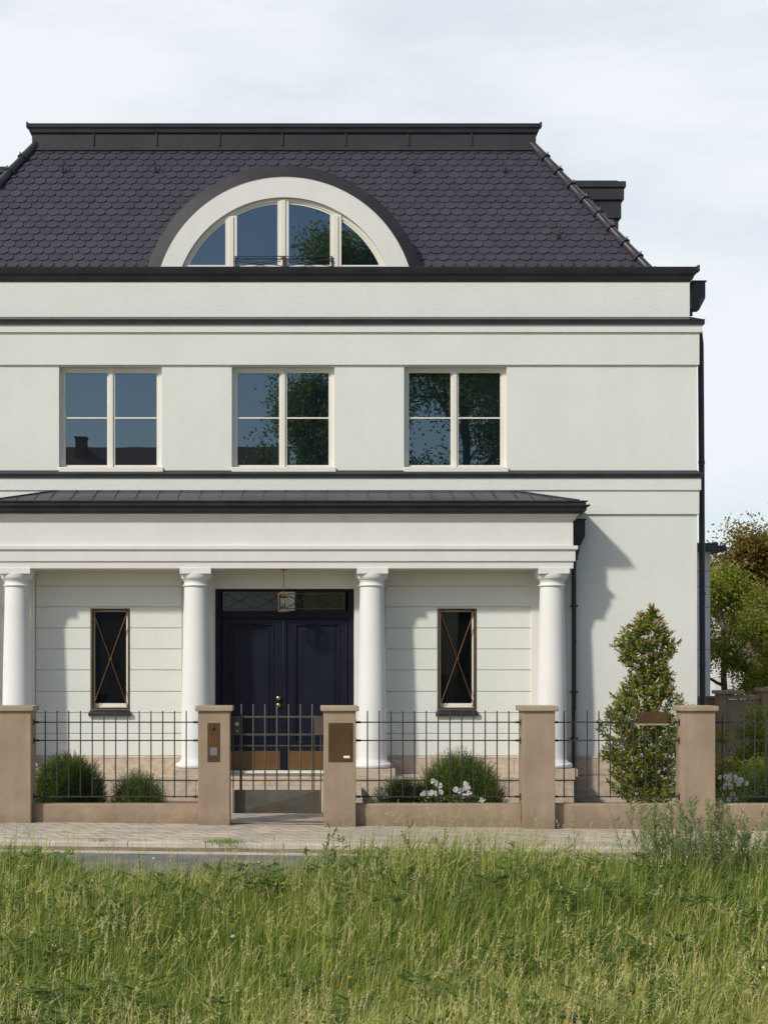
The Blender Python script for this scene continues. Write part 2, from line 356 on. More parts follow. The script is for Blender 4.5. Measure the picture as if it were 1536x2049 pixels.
def holed_wall(mb, x0, x1, z0, z1, yf, yb, holes, rev=.14):
    """wall front as a grid of boxes leaving the window holes free"""
    xs = sorted({x0, x1, *[h[0] for h in holes], *[h[1] for h in holes]}); zs = sorted({z0, z1, *[h[2] for h in holes], *[h[3] for h in holes]})
    vid = {}
    def V(a, b, c):
        k = (round(a, 5), round(b, 5), round(c, 5))
        if k not in vid: vid[k] = len(mb.v); mb.v.append((a, b, c))
        return vid[k]
    def hole(cx, cz): return any(h[0] < cx < h[1] and h[2] < cz < h[3] for h in holes)
    for i in range(len(xs) - 1):
        for j in range(len(zs) - 1):
            a, b, c, d = xs[i], xs[i + 1], zs[j], zs[j + 1]
            if hole((a + b) / 2, (c + d) / 2): continue
            mb.f.append([V(a, yf, c), V(b, yf, c), V(b, yf, d), V(a, yf, d)]); mb.m.append(0)
    for h in holes:                               # reveals
        a, b, c, d = h; e = yf + rev + .25
        for q in ([(a, yf, c), (a, yf, d), (a, e, d), (a, e, c)], [(b, yf, d), (b, yf, c), (b, e, c), (b, e, d)],
                  [(a, yf, d), (b, yf, d), (b, e, d), (a, e, d)], [(b, yf, c), (a, yf, c), (a, e, c), (b, e, c)]):
            mb.add(q, [(0, 1, 2, 3)])
    for q in ([(x0, yf, z0), (x0, yf, z1), (x0, yb, z1), (x0, yb, z0)], [(x1, yf, z1), (x1, yf, z0), (x1, yb, z0), (x1, yb, z1)],
              [(x1, yb, z0), (x0, yb, z0), (x0, yb, z1), (x1, yb, z1)]):
        mb.add(q, [(0, 1, 2, 3)])
    return mb
YB = 37.0
XH = 7.113
up_h = [(X(c - 102.5, YW), X(c + 103, YW), Z(944, YW), Z(733, YW)) for c in (220.5, 566, 910.5)]
lo_h = [(X(183, YW), X(259, YW), Z(1419, YW), Z(1218, YW)), (X(876, YW), X(952, YW), Z(1419, YW), Z(1218, YW))]
door_h = (X(430, YW), X(708.5, YW), Z(1543, YW), Z(1178, YW))
# upper wall and lower wall
w = MB(); holed_wall(w, -XH, XH, Z(950, YW), Z(729, YW), YW, YB, up_h); hp(w, 'upper_wall', M['stucco'], smooth=False)
w = MB(); holed_wall(w, -XH - .005, XH + .005, .0, Z(1025, YW), YW + .002, YB, lo_h + [door_h], rev=.3); hp(w, 'lower_wall', M['stucco'], smooth=False)
# dark rooms behind the openings so nothing shows through
def course(name, y_top, y_bot, proud, mat, xh=XH, slope=None, parent=None, bevel=.006):
    yf = YW - proud; mb = MB(); mould(mb, xh, YW, YB, [(proud, Z(y_bot, yf)), (proud, Z(y_top, yf))]); return hp(mb, name, mat, parent, bevel=bevel)
course('frieze_band', 662, 730, .038, M['stucco'])
course('cornice_band', 648, 664.5, .075, M['stucco'])
course('string_course', 955, 981, .062, M['stucco'])
course('lower_frieze', 980.5, 1029, .036, M['stucco'])
def flashing(name, ytop, ybot, proud, back, gap=()):
    yf = YW - proud; mb = MB(); z1 = Z(ytop, YW); z0 = Z(ybot, yf); zl = Z(ytop + (ybot - ytop) * .45, yf)
    mould(mb, XH, YW, YB, [(proud - .03, z0 - .0), (proud, z0), (proud, zl - .012), (proud + .008, zl), (proud - .004, zl + .006), (-back, z1)])
    return hp(mb, name, M['metal'])
flashing('cornice_flashing', 631, 648, .11, .10)
flashing('string_course_flashing', 941, 956, .085, .0)
# attic
XA = 7.02; YA = YW + .12
w = MB(); w.box(-XA, XA, YA, YB - .12, Z(634, YA) - .1, Z(549, YA)); hp(w, 'attic_wall', M['stucco'])
# eaves gutter: moulded profile
gt = MB(); zg = lambda y: Z(y, YW - .02)
mould(gt, XA, YA, YB - .12, [(-.02, zg(562)), (.03, zg(558)), (.05, zg(554)), (.07, zg(547)), (.095, zg(546)), (.105, zg(543.5)), (.125, zg(538)), (.135, zg(534)), (.125, zg(532.5)), (.10, zg(532.5)), (.10, zg(536)), (-.30, zg(537))])
hp(gt, 'eaves_gutter', M['metal'], angle=25)
for sx in (-1, 1):
    gt = MB(); gt.box(min(sx * (XA + .10), sx * (XA + .145)), max(sx * (XA + .10), sx * (XA + .145)), YA - .14, YA + .02, zg(542), zg(529))
    hp(gt, 'gutter_end', M['metal'], bevel=.012)

# roof
rY0, rZ0, rX0 = 28.7, 9.373, 6.376; run = 1.70; rise = 2.646
sl = math.atan2(rise, run); slen = math.hypot(run, rise); ext = .40   # roof goes on below the gutter line
roof = MB()
def rp(t, sx, back=False):     # corner at parameter t along slope (0 = visible foot, 1 = top)
    return (sx * (rX0 - run * t), (rY0 + run * t) if not back else (YB - .55 - run * t), rZ0 + rise * t)
t0 = -ext / slen
A = [rp(t0, -1), rp(t0, 1), rp(t0, 1, True), rp(t0, -1, True)]; B_ = [rp(1, -1), rp(1, 1), rp(1, 1, True), rp(1, -1, True)]
roof.add(A + B_, [(0, 3, 2, 1), (4, 5, 6, 7), (0, 1, 5, 4), (1, 2, 6, 5), (2, 3, 7, 6), (3, 0, 4, 7)])
roof_o = hp(roof, 'roof', M['metal_band'], smooth=False)

def tiles(name, org, udir, vdir, wb, wt, length, seed, parent):
    """plain clay tiles with rounded tails laid in half-lapped rows on a trapezium; wb/wt half widths at foot and top"""
    rg = random.Random(seed); u = Vector(udir); v = Vector(vdir); n = u.cross(v).normalized()
    pw, ph, tl = .2085, .1655, .25
    vs_, fs, ti = [], [], []
    rows = int(length / ph) + 1
    arc = [(-.5, .060), (-.455, .041), (-.35, .0215), (-.19, .0055), (0, 0), (.19, .0055), (.35, .0215), (.455, .041), (.5, .060)]
    for r in range(rows):
        v0 = r * ph; half = wb + (wt - wb) * min(1, (v0 + .06) / length)
        k0 = int(-half / pw) - 2
        for k in range(k0, -k0 + 1):
            uc = (k + (.5 if r % 2 else 0)) * pw + rg.uniform(-.002, .002)
            if abs(uc) > half + .02: continue
            jt = rg.uniform(-.003, .003); vj = rg.uniform(-.004, .004); tt = rg.random()
            ve = min(tl, length - v0 + .02)
            def pt(uu, vv, h): return Vector(org) + u * uu + v * vv + n * h
            b = len(vs_); g_ = .962
            top = []
            for a, d in arc: top.append(pt(uc + a * pw * g_, v0 + vj + d, 0.027 + jt + a * .003))
            top.append(pt(uc + .5 * pw * g_, v0 + ve, .004)); top.append(pt(uc - .5 * pw * g_, v0 + ve, .004))
            low = [p - n * .021 for p in top]
            vs_ += top + low; m_ = len(top)
            fs.append([b + i for i in range(m_)])
            for i in range(m_ - 2): fs.append([b + i + m_, b + i + 1 + m_, b + i + 1, b + i])
            fs.append([b + 8 + m_, b + 9 + m_, b + 9, b + 8]); fs.append([b + 10 + m_, b + 0 + m_, b + 0, b + 10])
            ti += [tt] * (2 * m_)
    me = bpy.data.meshes.new(name); me.from_pydata([tuple(p) for p in vs_], [], fs)
    a = me.attributes.new('tint', 'FLOAT', 'POINT'); a.data.foreach_set('value', ti); me.update()
    return link(name, me, M['tile'], parent, smooth=False)
vd = (0, math.cos(sl), math.sin(sl))
ftop = 1 - (Z(292, 30.4) - Z(305, 30.4)) / rise
tl_len = ext + slen * ftop
def hw(t): return rX0 - run * t
tiles('tile_field', rp(t0, 0) if False else (0, rY0 + run * t0, rZ0 + rise * t0), (1, 0, 0), vd, hw(t0) - .02, hw(ftop) - .02, tl_len, 3, roof_o)
ym = (rY0 + YB - .55) / 2; hd = (YB - .55 - rY0) / 2
for sx in (1, -1):
    tiles('tile_field', (sx * hw(t0), ym, rZ0 + rise * t0), (0, sx, 0), (-sx * math.cos(sl), 0, math.sin(sl)), hd - run * t0 - .02, hd - run * ftop - .02, tl_len, 5 + sx, roof_o)
# apron flashing at the head of the tiles
mb = MB(); p0 = rp(ftop, 0); nrm = Vector((0, -math.sin(sl), math.cos(sl)))
def onroof(x, t, h): return (x, rY0 + run * t - math.sin(sl) * h, rZ0 + rise * t + math.cos(sl) * h)
for (ta, tb, h0, h1) in ((ftop - .004, 1.0, .045, .04),):
    xa, xb = hw(ta), hw(tb)
    mb.add([onroof(-xa, ta, h0), onroof(xa, ta, h0), onroof(xb, tb, h1), onroof(-xb, tb, h1), onroof(-xa, ta, 0), onroof(xa, ta, 0)], [(0, 1, 2, 3), (4, 5, 1, 0)])
hp(mb, 'apron_flashing', M['metal_band'], roof_o)
# upstand and crowning gutter
YU = 30.33; XU = X(1072, YU); zu = lambda y: Z(y, YU)
mb = MB(); mb.box(-XU, XU, YU, YB - 2.3, zu(295), zu(262)); mb.box(-XU - .004, XU + .004, YU - .012, YB - 2.29, zu(295) - .01, zu(291))
for i in range(-3, 4):
    xx = X(565 + 126 * i, YU); mb.box(xx - .012, xx + .012, YU - .022, YU, zu(291), zu(264)); mb.box(xx - .018, xx + .018, YU - .03, YU, zu(291.5), zu(288))
hp(mb, 'roof_upstand', M['metal_band'], bevel=.003)
mb = MB(); mould(mb, XU, YU, YB - 2.3, [(.0, zu(267)), (.035, zu(265.5)), (.045, zu(261)), (.05, zu(258)), (.075, zu(256.5)), (.085, zu(250)), (.075, zu(248.5)), (.05, zu(248.5)), (.05, zu(252)), (-.3, zu(252))])
for sx in (-1, 1): mb.box(min(sx * (XU + .06), sx * (XU + .095)), max(sx * (XU + .06), sx * (XU + .095)), YU - .1, YU + .05, zu(256), zu(246.5))
hp(mb, 'crown_gutter', M['metal'])
# hip tiles
for sx, nm in ((1, 'a'), (-1, 'b')):
    for back in (False, True):
        n_h = 9; tb0 = -.02
        for i in range(n_h):
            ta = 1.0 - (i) / (n_h - .35) * 1.03; tb = 1.0 - (i + 1.12) / (n_h - .35) * 1.03
            a = Vector(rp(ta, sx, back)); b = Vector(rp(tb, sx, back)); off = Vector((-sx * .045, (-.02 if not back else .02), .035))
            mbh = MB(); d = (b - a); a += off; b += off
            mbh.tube([a, a + d * .55, a + d * .8, a + d * .93, b], [.070, .078, .086, .100, .104], 16)
            mbh.tube([b + d.normalized() * -.03 + Vector((sx * .05, 0, .085)), b + d.normalized() * -.03 + Vector((sx * .06, 0, .115))], .012, 8)
            hp(mbh, 'hip_tile', M['hip'], roof_o, angle=50)
# roof hooks
for px, py in ((127, 331), (312, 331), (828, 331), (1009, 331), (1117, 463)):
    t = .5
    for _ in range(6):
        yy = rY0 + run * t; t = (Z(py + 14, yy) - rZ0) / rise
    c = Vector(onroof(X(px, rY0 + run * t), t, .03)); mb = MB()
    mb.tube([c + Vector((0, 0, .12)), c + Vector((0, 0, 0)), c + Vector((0, -.04, -.01)), c + Vector((0, -.10, .04)), c + Vector((0, -.115, .12)), c + Vector((0, -.10, .235))], .009, 8)
    mb.box(c.x - .035, c.x + .035, c.y - .02, c.y, c.z - .015, c.z + .02)
    hp(mb, 'roof_hook', M['rail'], roof_o)

# side dormers of the roof (seen behind the hips)
for sx in (1, -1):
    mb = MB(); yd0, yd1 = 30.6, 33.4
    top = Z(363, 30.6) if sx > 0 else Z(335, 30.6)
    xo = X(1237, 30.6)
    def bxs(xa, xb, *r): mb.box(min(sx * xa, sx * xb), max(sx * xa, sx * xb), *r)
    bxs(3.9, xo, yd0, yd1, 9.2, top - .70)
    bxs(3.9, xo + .045, yd0 - .04, yd1 + .04, top - .70, top - .36)
    bxs(3.9, xo + .09, yd0 - .08, yd1 + .08, top - .36, top - .13)
    bxs(3.9, xo + .12, yd0 - .11, yd1 + .11, top - .13, top - .02)
    bxs(4.0, xo - .02, yd0 - .02, yd1 + .02, top - .02, top + .02)
    for q in (.6, 1.15, 1.7): bxs(xo - q, xo - q + .012, yd0 - .092, yd0 - .05, top - .36, top - .13)
    hp(mb, 'side_dormer', M['metal_band'], bevel=.006)

# the half round dormer
YD = 28.40; sD = F / YD; zc = Z(614.5, YD); RO, RM, RI = 288 / sD, 262.5 / sD, 220.5 / sD
XD = X(568.7, YD)
zb = Z(560, YD)
def arcpts(Rr, z_low, n=72):
    a0 = math.asin(max(-1, min(1, (z_low - zc) / Rr)))
    return [(XD + Rr * math.cos(a), zc + Rr * math.sin(a)) for a in [PI - a0 - (PI - 2 * a0) * i / n for i in range(n + 1)]]
def ring(mb, R0, y0_, R1, y1_, n=72, m=0):        # strip between two arcs
    a = arcpts(R0, zb, n); b = arcpts(R1, zb, n)
    mb.add([(x, y0_, z) for x, z in a] + [(x, y1_, z) for x, z in b], [(i, i + 1, n + 2 + i, n + 1 + i) for i in range(n)], m)
dm = house
mb = MB(); ring(mb, RI, YD, RM, YD); ring(mb, RI, YD + .2, RI, YD); ring(mb, RM, YD, RM, YD + .3)
dormer = hp(mb, 'dormer', M['stucco_smooth'], angle=30)
mb = MB(); ring(mb, RM - .004, YD + .01, RM - .004, YD - .014); ring(mb, RM - .004, YD - .014, RO, YD + .12); ring(mb, RO, YD + .12, RO, YD + 1.7)
for k in (-60, -38, -14, 14, 38, 60):
    a = R(90 + k * .98); ca, sa = math.cos(a), math.sin(a); e = .005
    q = [(XD + r * ca + s_ * sa * e, y, zc + r * sa - s_ * ca * e) for (r, y) in ((RM - .004, YD - .018), (RO + .006, YD + .117), (RO + .006, YD + 1.6)) for s_ in (-1, 1)]
    q2 = [(XD + r * ca + s_ * sa * e, y, zc + r * sa - s_ * ca * e) for (r, y) in ((RM + .0, YD - .030), (RO - .02, YD + .14), (RO - .02, YD + 1.6)) for s_ in (-1, 1)]
    mb.add(q, [(0, 1, 3, 2), (2, 3, 5, 4)])
hp(mb, 'dormer_flashing', M['metal_band'], dormer, angle=40)
yg = YD + .10
mb = MB()      # frame ring
rf0, rf1 = RI + .01, RI - .062
ring(mb, rf1, yg - .03, rf0, yg - .03); ring(mb, rf1, yg + .02, rf1, yg - .03)
ring(mb, rf1 - .036, yg - .012, rf1, yg - .012); ring(mb, rf1 - .036, yg + .02, rf1 - .036, yg - .012)
ztop_at = lambda x, r: zc + math.sqrt(max(0, r * r - (x - XD) ** 2))
for (a, b, d) in ((451, 474, .05), (555, 577.5, .05), (660, 682.5, .05)):
    xa, xb = X(a, yg), X(b, yg); h_ = min(ztop_at(xa, RI), ztop_at(xb, RI)) - .015
    mb.box(xa, xb, yg - d, yg + .02, zb, h_); w_ = (xb - xa)
    mb.box(xa + w_ * .3, xb - w_ * .3, yg - d - .02, yg - d, zb, h_ - .02)
mb.box(XD - RI, XD + RI, yg - .04, yg + .02, zb, Z(531, yg))
hp(mb, 'dormer_window_frame', M['frame'], dormer, angle=30)
for (a, b) in ((360, 452), (473, 556), (576.5, 661), (681.5, 775)):
    xa, xb = X(a, yg), X(b, yg); pts = []
    n = 16; rr = rf1 - .022
    xa = max(xa, XD - rr + .01); xb = min(xb, XD + rr - .01)
    poly = [(xa, zb), (xb, zb)] + [(xb + (xa - xb) * i / n, max(zb + .01, ztop_at(xb + (xa - xb) * i / n, rr))) for i in range(n + 1)]
    mb = MB(); mb.prism_xz(poly, yg, yg + .015); hp(mb, 'dormer_pane', M['glass'], dormer, smooth=False)
mb = MB(); yr = YD + .01     # small french rail
xa, xb, zt, zl = X(471, yr), X(664, yr), Z(512.5, yr), Z(533, yr)
mb.tube([(xa, yr, zt), (xb, yr, zt)], .008, 8)
for q in ((xa, XD), (XD, xb)):
    mb.tube([(q[0], yr, zt - .03), (q[1], yr, zl)], .006, 8); mb.tube([(q[0], yr + .012, zl), (q[1], yr + .012, zt - .03)], .006, 8)
mb.box(XD - .03, XD + .03, yr - .012, yr + .02, zl - .05, zt)
for q in (xa, xb): mb.box(q - .012, q + .012, yr - .01, yr + .05, zl - .05, zt + .0); mb.box(q - .03, q + .03, yr - .005, yr + .02, zt - .1, zt - .08)
hp(mb, 'dormer_railing', M['rail'], dormer)

# windows, upper floor
def upper_window(c, hole):
    a, b, z0, z1 = hole; y = YW + .11; fr = MB()
    zi0 = Z(930, y)                                # glass foot line
    fr.box(a - .01, a + .062, y, y + .07, z0, z1 + .02); fr.box(b - .062, b + .01, y, y + .07, z0, z1 + .02)
    fr.box(a + .062, b - .062, y + .001, y + .07, z1 - .055, z1 + .02); fr.box(a + .062, b - .062, y + .001, y + .07, z0, zi0 - .055)
    m_ = (a + b) / 2; fr.box(m_ - .035, m_ + .035, y - .008, y + .07, zi0 - .055, z1 - .055)
    f = fr.build('window', M['frame'], house, bevel=.005)
    sashes = MB(); cw = .034
    for (p, q) in ((a + .062, m_ - .035), (m_ + .035, b - .062)):
        s0, s1 = zi0 - .055, z1 - .055
        sashes.box(p, p + cw, y + .018, y + .06, s0, s1); sashes.box(q - cw, q, y + .018, y + .06, s0, s1)
        sashes.box(p + cw, q - cw, y + .018, y + .06, s1 - cw, s1); sashes.box(p + cw, q - cw, y + .018, y + .06, s0, s0 + cw + .018)
        zm = Z(836, y); sashes.box(p + cw, q - cw, y + .016, y + .05, zm - .013, zm + .013)
        for (u0, u1) in ((s0 + .05, zm - .013), (zm + .013, s1 - cw)):
            g_ = MB(); g_.box(p + cw - .005, q - cw + .005, y + .034, y + .046, u0, u1); g_.build('pane', M['glass'], f, smooth=False)
    sashes.build('sash', M['frame'], f, bevel=.004)
    si = MB(); si.hexa([(a - .0, YW - .035, z0 - .005), (b + .025, YW - .035, z0 - .005), (b + .025, y, z0 - .005), (a, y, z0 - .005),
                        (a - .0, YW - .035, z0 + .075), (b + .025, YW - .035, z0 + .075), (b + .0, y, z0 + .10), (a, y, z0 + .10)])
    si.build('sill', M['frame'], f, bevel=.006)
for c, h_ in zip((220.5, 566, 910.5), up_h): upper_window(c, h_)
# small ground floor windows with crossed bronze bars
for (a, b, z0, z1) in lo_h:
    y = YW + .07; fr = MB(); t_ = .022
    fr.box(a, a + t_, YW - .03, y + .06, z0, z1); fr.box(b - t_, b, YW - .03, y + .06, z0, z1)
    fr.box(a + t_, b - t_, YW - .03, y + .06, z1 - t_, z1); fr.box(a + t_, b - t_, YW - .03, y + .06, z0, z0 + t_)
    f = fr.build('small_window', M['bronze'], house, bevel=.003)
    wf = MB(); ia, ib, i0, i1 = a + t_ + .01, b - t_ - .01, z0 + t_ + .02, z1 - t_ - .01
    wf.box(ia, ib, y, y + .04, i0, i0 + .032); wf.box(ia, ib, y - .02, y + .04, i0 - .018, i0); wf.box(ia, ib, y + .01, y + .04, i0 + .032, i0 + .055)
    wf.box(ib - .03, ib, y, y + .04, i0, i1); wf.box(ia, ia + .02, y, y + .04, i0, i1); wf.box(ia, ib, y, y + .04, i1 - .02, i1)
    wf.build('inner_frame', M['frame'], f, bevel=.003)
    g_ = MB(); g_.box(ia, ib, y + .025, y + .035, i0, i1); g_.build('pane', M['glass_dark'], f, smooth=False)
    cr = MB(); yc = YW - .012; xm, zm = (a + b) / 2, (z0 + z1) / 2 + .0
    cr.tube([(a + t_, yc, z0 + t_), (b - t_, yc, z1 - t_)], .0085, 8); cr.tube([(a + t_, yc - .012, z1 - t_), (b - t_, yc - .012, z0 + t_)], .0085, 8)
    cr.lathe(0, 0, [(.001, -.01), (.03, -.01), (.03, .01), (.001, .01)], 20)
    for i in range(len(cr.v) - 80, len(cr.v)): x_, y_, z_ = cr.v[i]; cr.v[i] = (xm + x_, yc - .02 + z_, zm + y_)
    cr.build('crossed_bars', M['bronze'], f)
    si = MB(); si.hexa([(a - .045, YW - .09, z0 - .12), (b + .03, YW - .09, z0 - .12), (b + .03, YW + .05, z0 - .12), (a - .045, YW + .05, z0 - .12),
                        (a - .045, YW - .09, z0 - .055), (b + .03, YW - .09, z0 - .055), (b + .0, YW + .05, z0 - .0), (a - .0, YW + .05, z0 - .0)])
    si.build('metal_sill', M['metal'], f, bevel=.005)

# rusticated bays: stacked courses, cut round the small windows
def bay(x0, x1, hole, z_lo, z_hi):
    mb = MB(); lines = [Z(y, YW) for y in (1512, 1468, 1426.5, 1384, 1341, 1299, 1257, 1214.5, 1173, 1136)]
    for i in range(len(lines) - 1):
        z0, z1 = lines[i] + (.006 if i else 0), lines[i + 1] - .006; yf = YW - .020
        if hole and z1 > hole[2] - .0 and z0 < hole[3]:
            for (p, q) in ((x0, hole[0] - .012), (hole[1] + .012, x1)): mb.box(p, q, yf, YW + .05, z0, z1)
            if z0 < hole[2] - .12 and z1 > hole[2]: mb.box(hole[0] - .012, hole[1] + .012, yf, YW + .05, z0, hole[2] - .1)
        elif hole and abs(z1 - hole[2]) < .1: mb.box(x0, x1, yf, YW + .05, z0, z1)
        else: mb.box(x0, x1, yf, YW + .05, z0, z1)
    hp(mb, 'rusticated_panel', M['stucco'], bevel=.006)
bay(X(72, YW), X(364, YW), lo_h[0], 0, 0); bay(X(770, YW), X(1063, YW), lo_h[1], 0, 0)
Z_FL = Z(1548, YW)                                # porch floor
ZCEIL = Z(1137.5, YW - .72)
for c in (X(40.5, YW), X(397.5, YW), X(739, YW), X(1092, YW)):
    pil = MB(); pil.box(c - .262, c + .262, YW - .045, YW + .03, Z_FL, ZCEIL + .05)
    pil.box(c - .30, c + .30, YW - .085, YW, Z(1148, YW), ZCEIL + .05)
    hp(pil, 'wall_pilaster', M['stucco_smooth'], bevel=.006)

# door
dy = YW + .16
a, b, z0, z1 = door_h
fr = MB(); fr.box(a - .01, a + .10, dy - .02, dy + .12, z0 - .02, z1 + .01); fr.box(b - .10, b + .01, dy - .02, dy + .12, z0 - .02, z1 + .01)
zt0, zt1 = Z(1222, dy), Z(1184, dy)
fr.box(a + .10, b - .10, dy - .02, dy + .12, zt1, z1 + .01); fr.box(a + .10, b - .10, dy - .02, dy + .12, Z(1238, dy), zt0)
fr.box(a + .06, b - .06, dy - .05, dy - .02, Z(1234, dy), Z(1229, dy)); fr.box(a + .06, b - .06, dy - .035, dy - .02, Z(1229, dy), Z(1226, dy))
door = fr.build('front_door', M['navy'], house, bevel=.006)
for (p, q, pa, pb) in ((443, 566.5, 458.5, 547), (571, 695.5, 590, 679)):
    lf = MB(); la, lb = X(p, dy), X(q, dy); zt_, zb_ = Z(1239, dy), z0 + .005; xa, xb = X(pa, dy), X(pb, dy)
    zpt, zpb = Z(1249, dy), Z(1487, dy)
    lf.box(la, xa, dy, dy + .06, zb_, zt_); lf.box(xb, lb, dy, dy + .06, zb_, zt_); lf.box(xa, xb, dy, dy + .06, zpt, zt_); lf.box(xa, xb, dy, dy + .06, zb_, zpb)
    lf.box(xa, xb, dy + .022, dy + .06, zpb, zpt)
    m_ = .075; lf.box(xa + m_, xb - m_, dy + .006, dy + .03, zpb + m_, zpt - m_)
    for (u0, u1, v0, v1) in ((xa, xb, zpt - .02, zpt), (xa, xb, zpb, zpb + .02), (xa, xa + .02, zpb, zpt), (xb - .02, xb, zpb, zpt)): lf.box(u0, u1, dy - .014, dy + .02, v0, v1)
    for k in ((p + 2.5) if p < 500 else (q - 2.5),): xx = X(k, dy); lf.box(xx - .012, xx + .012, dy - .012, dy, zb_, zt_)
    lf.build('door_leaf', M['navy'], door, bevel=.006)
    kp = MB(); ka, kb = (X(443, dy), X(560, dy)) if p < 500 else (X(577, dy), X(696, dy)); kp.box(ka, kb, dy - .012, dy, Z(1541, dy), Z(1503, dy)); kp.build('kick_plate', M['kick'], door, bevel=.002)
xs_ = X(569, dy); as_ = MB(); as_.box(xs_ - .035, xs_ + .035, dy - .028, dy - .002, z0, Z(1239, dy)); as_.build('astragal', M['navy'], door, bevel=.01)
for py in (1397, 1411):
    k = MB(); k.lathe(0, 0, [(.001, 0), (.032, 0), (.032, .008), (.013, .012), (.013, .03), (.026, .036), (.034, .05), (.032, .066), (.018, .076), (.001, .078)], 24)
    cx_, cz_ = X(557, dy), Z(py, dy); k.v = [(cx_ + p_[0], dy - .002 - p_[2], cz_ + p_[1]) for p_ in k.v]; k.f = [f_[::-1] for f_ in k.f]; k.build('door_knob', M['brass'], door)
# transom light
tp = MB(); ta, tb = X(445.5, dy), X(691.5, dy); tp.box(ta, tb, dy + .03, dy + .04, zt0, zt1); tp.build('transom_pane', M['glass'], door, smooth=False)
tb_ = MB(); yb_ = dy + .01
ia, ib, j0, j1 = ta + .03, tb - .03, zt0 + .03, zt1 - .03
for q in ((ia, ib, j0, j0 + .014), (ia, ib, j1 - .014, j1), (ia, ia + .014, j0 + .014, j1 - .014), (ib - .014, ib, j0 + .014, j1 - .014)): tb_.box(q[0], q[1], yb_ - .008, yb_ + .008, q[2], q[3])
for i in range(4):
    p = ia + (ib - ia) * i / 4; q = ia + (ib - ia) * (i + 1) / 4
    tb_.tube([(p, yb_, j0), (q, yb_, j1)], .009, 6); tb_.tube([(p, yb_ + .008, j1), (q, yb_ + .008, j0)], .009, 6)
    if i: tb_.tube([(p, yb_, j0), (p, yb_, j1)], .006, 6)
tb_.build('transom_lattice', M['bronze'], door)
for zz in (1326, 1346, 1378): hg = MB(); hg.tube([(b + .0, dy - .06, Z(zz + 6, dy)), (b + .0, dy - .06, Z(zz - 6, dy))], .014, 10); hg.build('hinge', M['black'], door)

# plinth and porch base
YP = YW - .05
zt = Z(1512, YP)
def blocks(mb, x0, x1, y0, y1, z0, z1, w_, off, gap=.004):
    xs = [x0]; x = x0 + off
    while x < x1 - .1: xs.append(x); x += w_
    xs.append(x1)
    for p, q in zip(xs[:-1], xs[1:]): mb.box(p + gap / 2, q - gap / 2, y0, y1, z0, z1)
for sx in (-1, 1):
    lo, hi = sorted((sx * 4.95, sx * (XH + .05))); pl = MB()
    blocks(pl, lo, hi, YP, YW + .1, Z(1551, YP), zt - .045, 1.15, .42); blocks(pl, lo, hi, YP, YW + .1, -.3, Z(1552, YP), 1.15, .9)
    pl.build('wall_plinth', M['travertine'], house, bevel=.005)
def ledge(ct, x0, x1, yf, zt_):
    ct.add([(x0, yf, zt_ - .045), (x1, yf, zt_ - .045), (x1, yf, zt_ - .03), (x0, yf, zt_ - .03), (x1, yf + .045, zt_), (x0, yf + .045, zt_), (x1, YW + .08, zt_), (x0, YW + .08, zt_)],
           [(0, 1, 2, 3), (3, 2, 4, 5), (5, 4, 6, 7)])
for sx in (-1, 1): lo, hi = sorted((sx * 4.95, sx * (XH + .05))); ct = MB(); ledge(ct, lo, hi, YP - .004, zt); ct.build('plinth_ledge', M['travertine'], house, bevel=.003, angle=30)
for (p, q) in ((X(72, YW), X(364, YW)), (X(770, YW), X(1063, YW))):
    ct = MB(); blocks(ct, p, q, YP + .005, YW + .1, Z_FL, zt - .046, .86, .5); ledge(ct, p, q, YP, zt); ct.build('bay_plinth', M['travertine'], house, bevel=.003, angle=30)
XP = X(1149, YW - .87)
pb = MB()
blocks(pb, -XP, XP, YW - .84, YW - .30, -.3, Z_FL - .052, 1.24, .9, gap=.005); pb.box(-XP, XP, YW - .31, YW - .02, -.3, Z_FL - .06)
blocks(pb, -XP - .02, XP + .02, YW - .87, YW - .5, Z_FL - .05, Z_FL, 1.6, .7, gap=.004); pb.box(-XP - .02, XP + .02, YW - .5, YW - .0, Z_FL - .05, Z_FL - .001)
pb.build('porch_base', M['travertine'], house, bevel=.006)
gr = MB(); xa, xb, yy = X(440, 27.3), X(695, 27.3), YW - .42          # boot scraper grating
gr.box(xa, xb, yy - .30, yy - .285, Z_FL - .002, Z_FL + .012); gr.box(xa, xb, yy + .285, yy + .30, Z_FL - .002, Z_FL + .012)
x = xa
while x < xb: gr.box(x, x + .012, yy - .285, yy + .285, Z_FL + .0, Z_FL + .011); x += .04
gr.build('door_grating', M['steel'], house)
st = MB()
for (hh, yy0, yy1) in ((Z_FL - .15, YW - 1.22, YW - .872), (Z_FL - .30, YW - 1.57, YW - .872)):
    st.box(-1.28, 1.28, yy0, yy1, -.2, hh)
st.build('porch_steps', M['travertine'], house, bevel=.008)

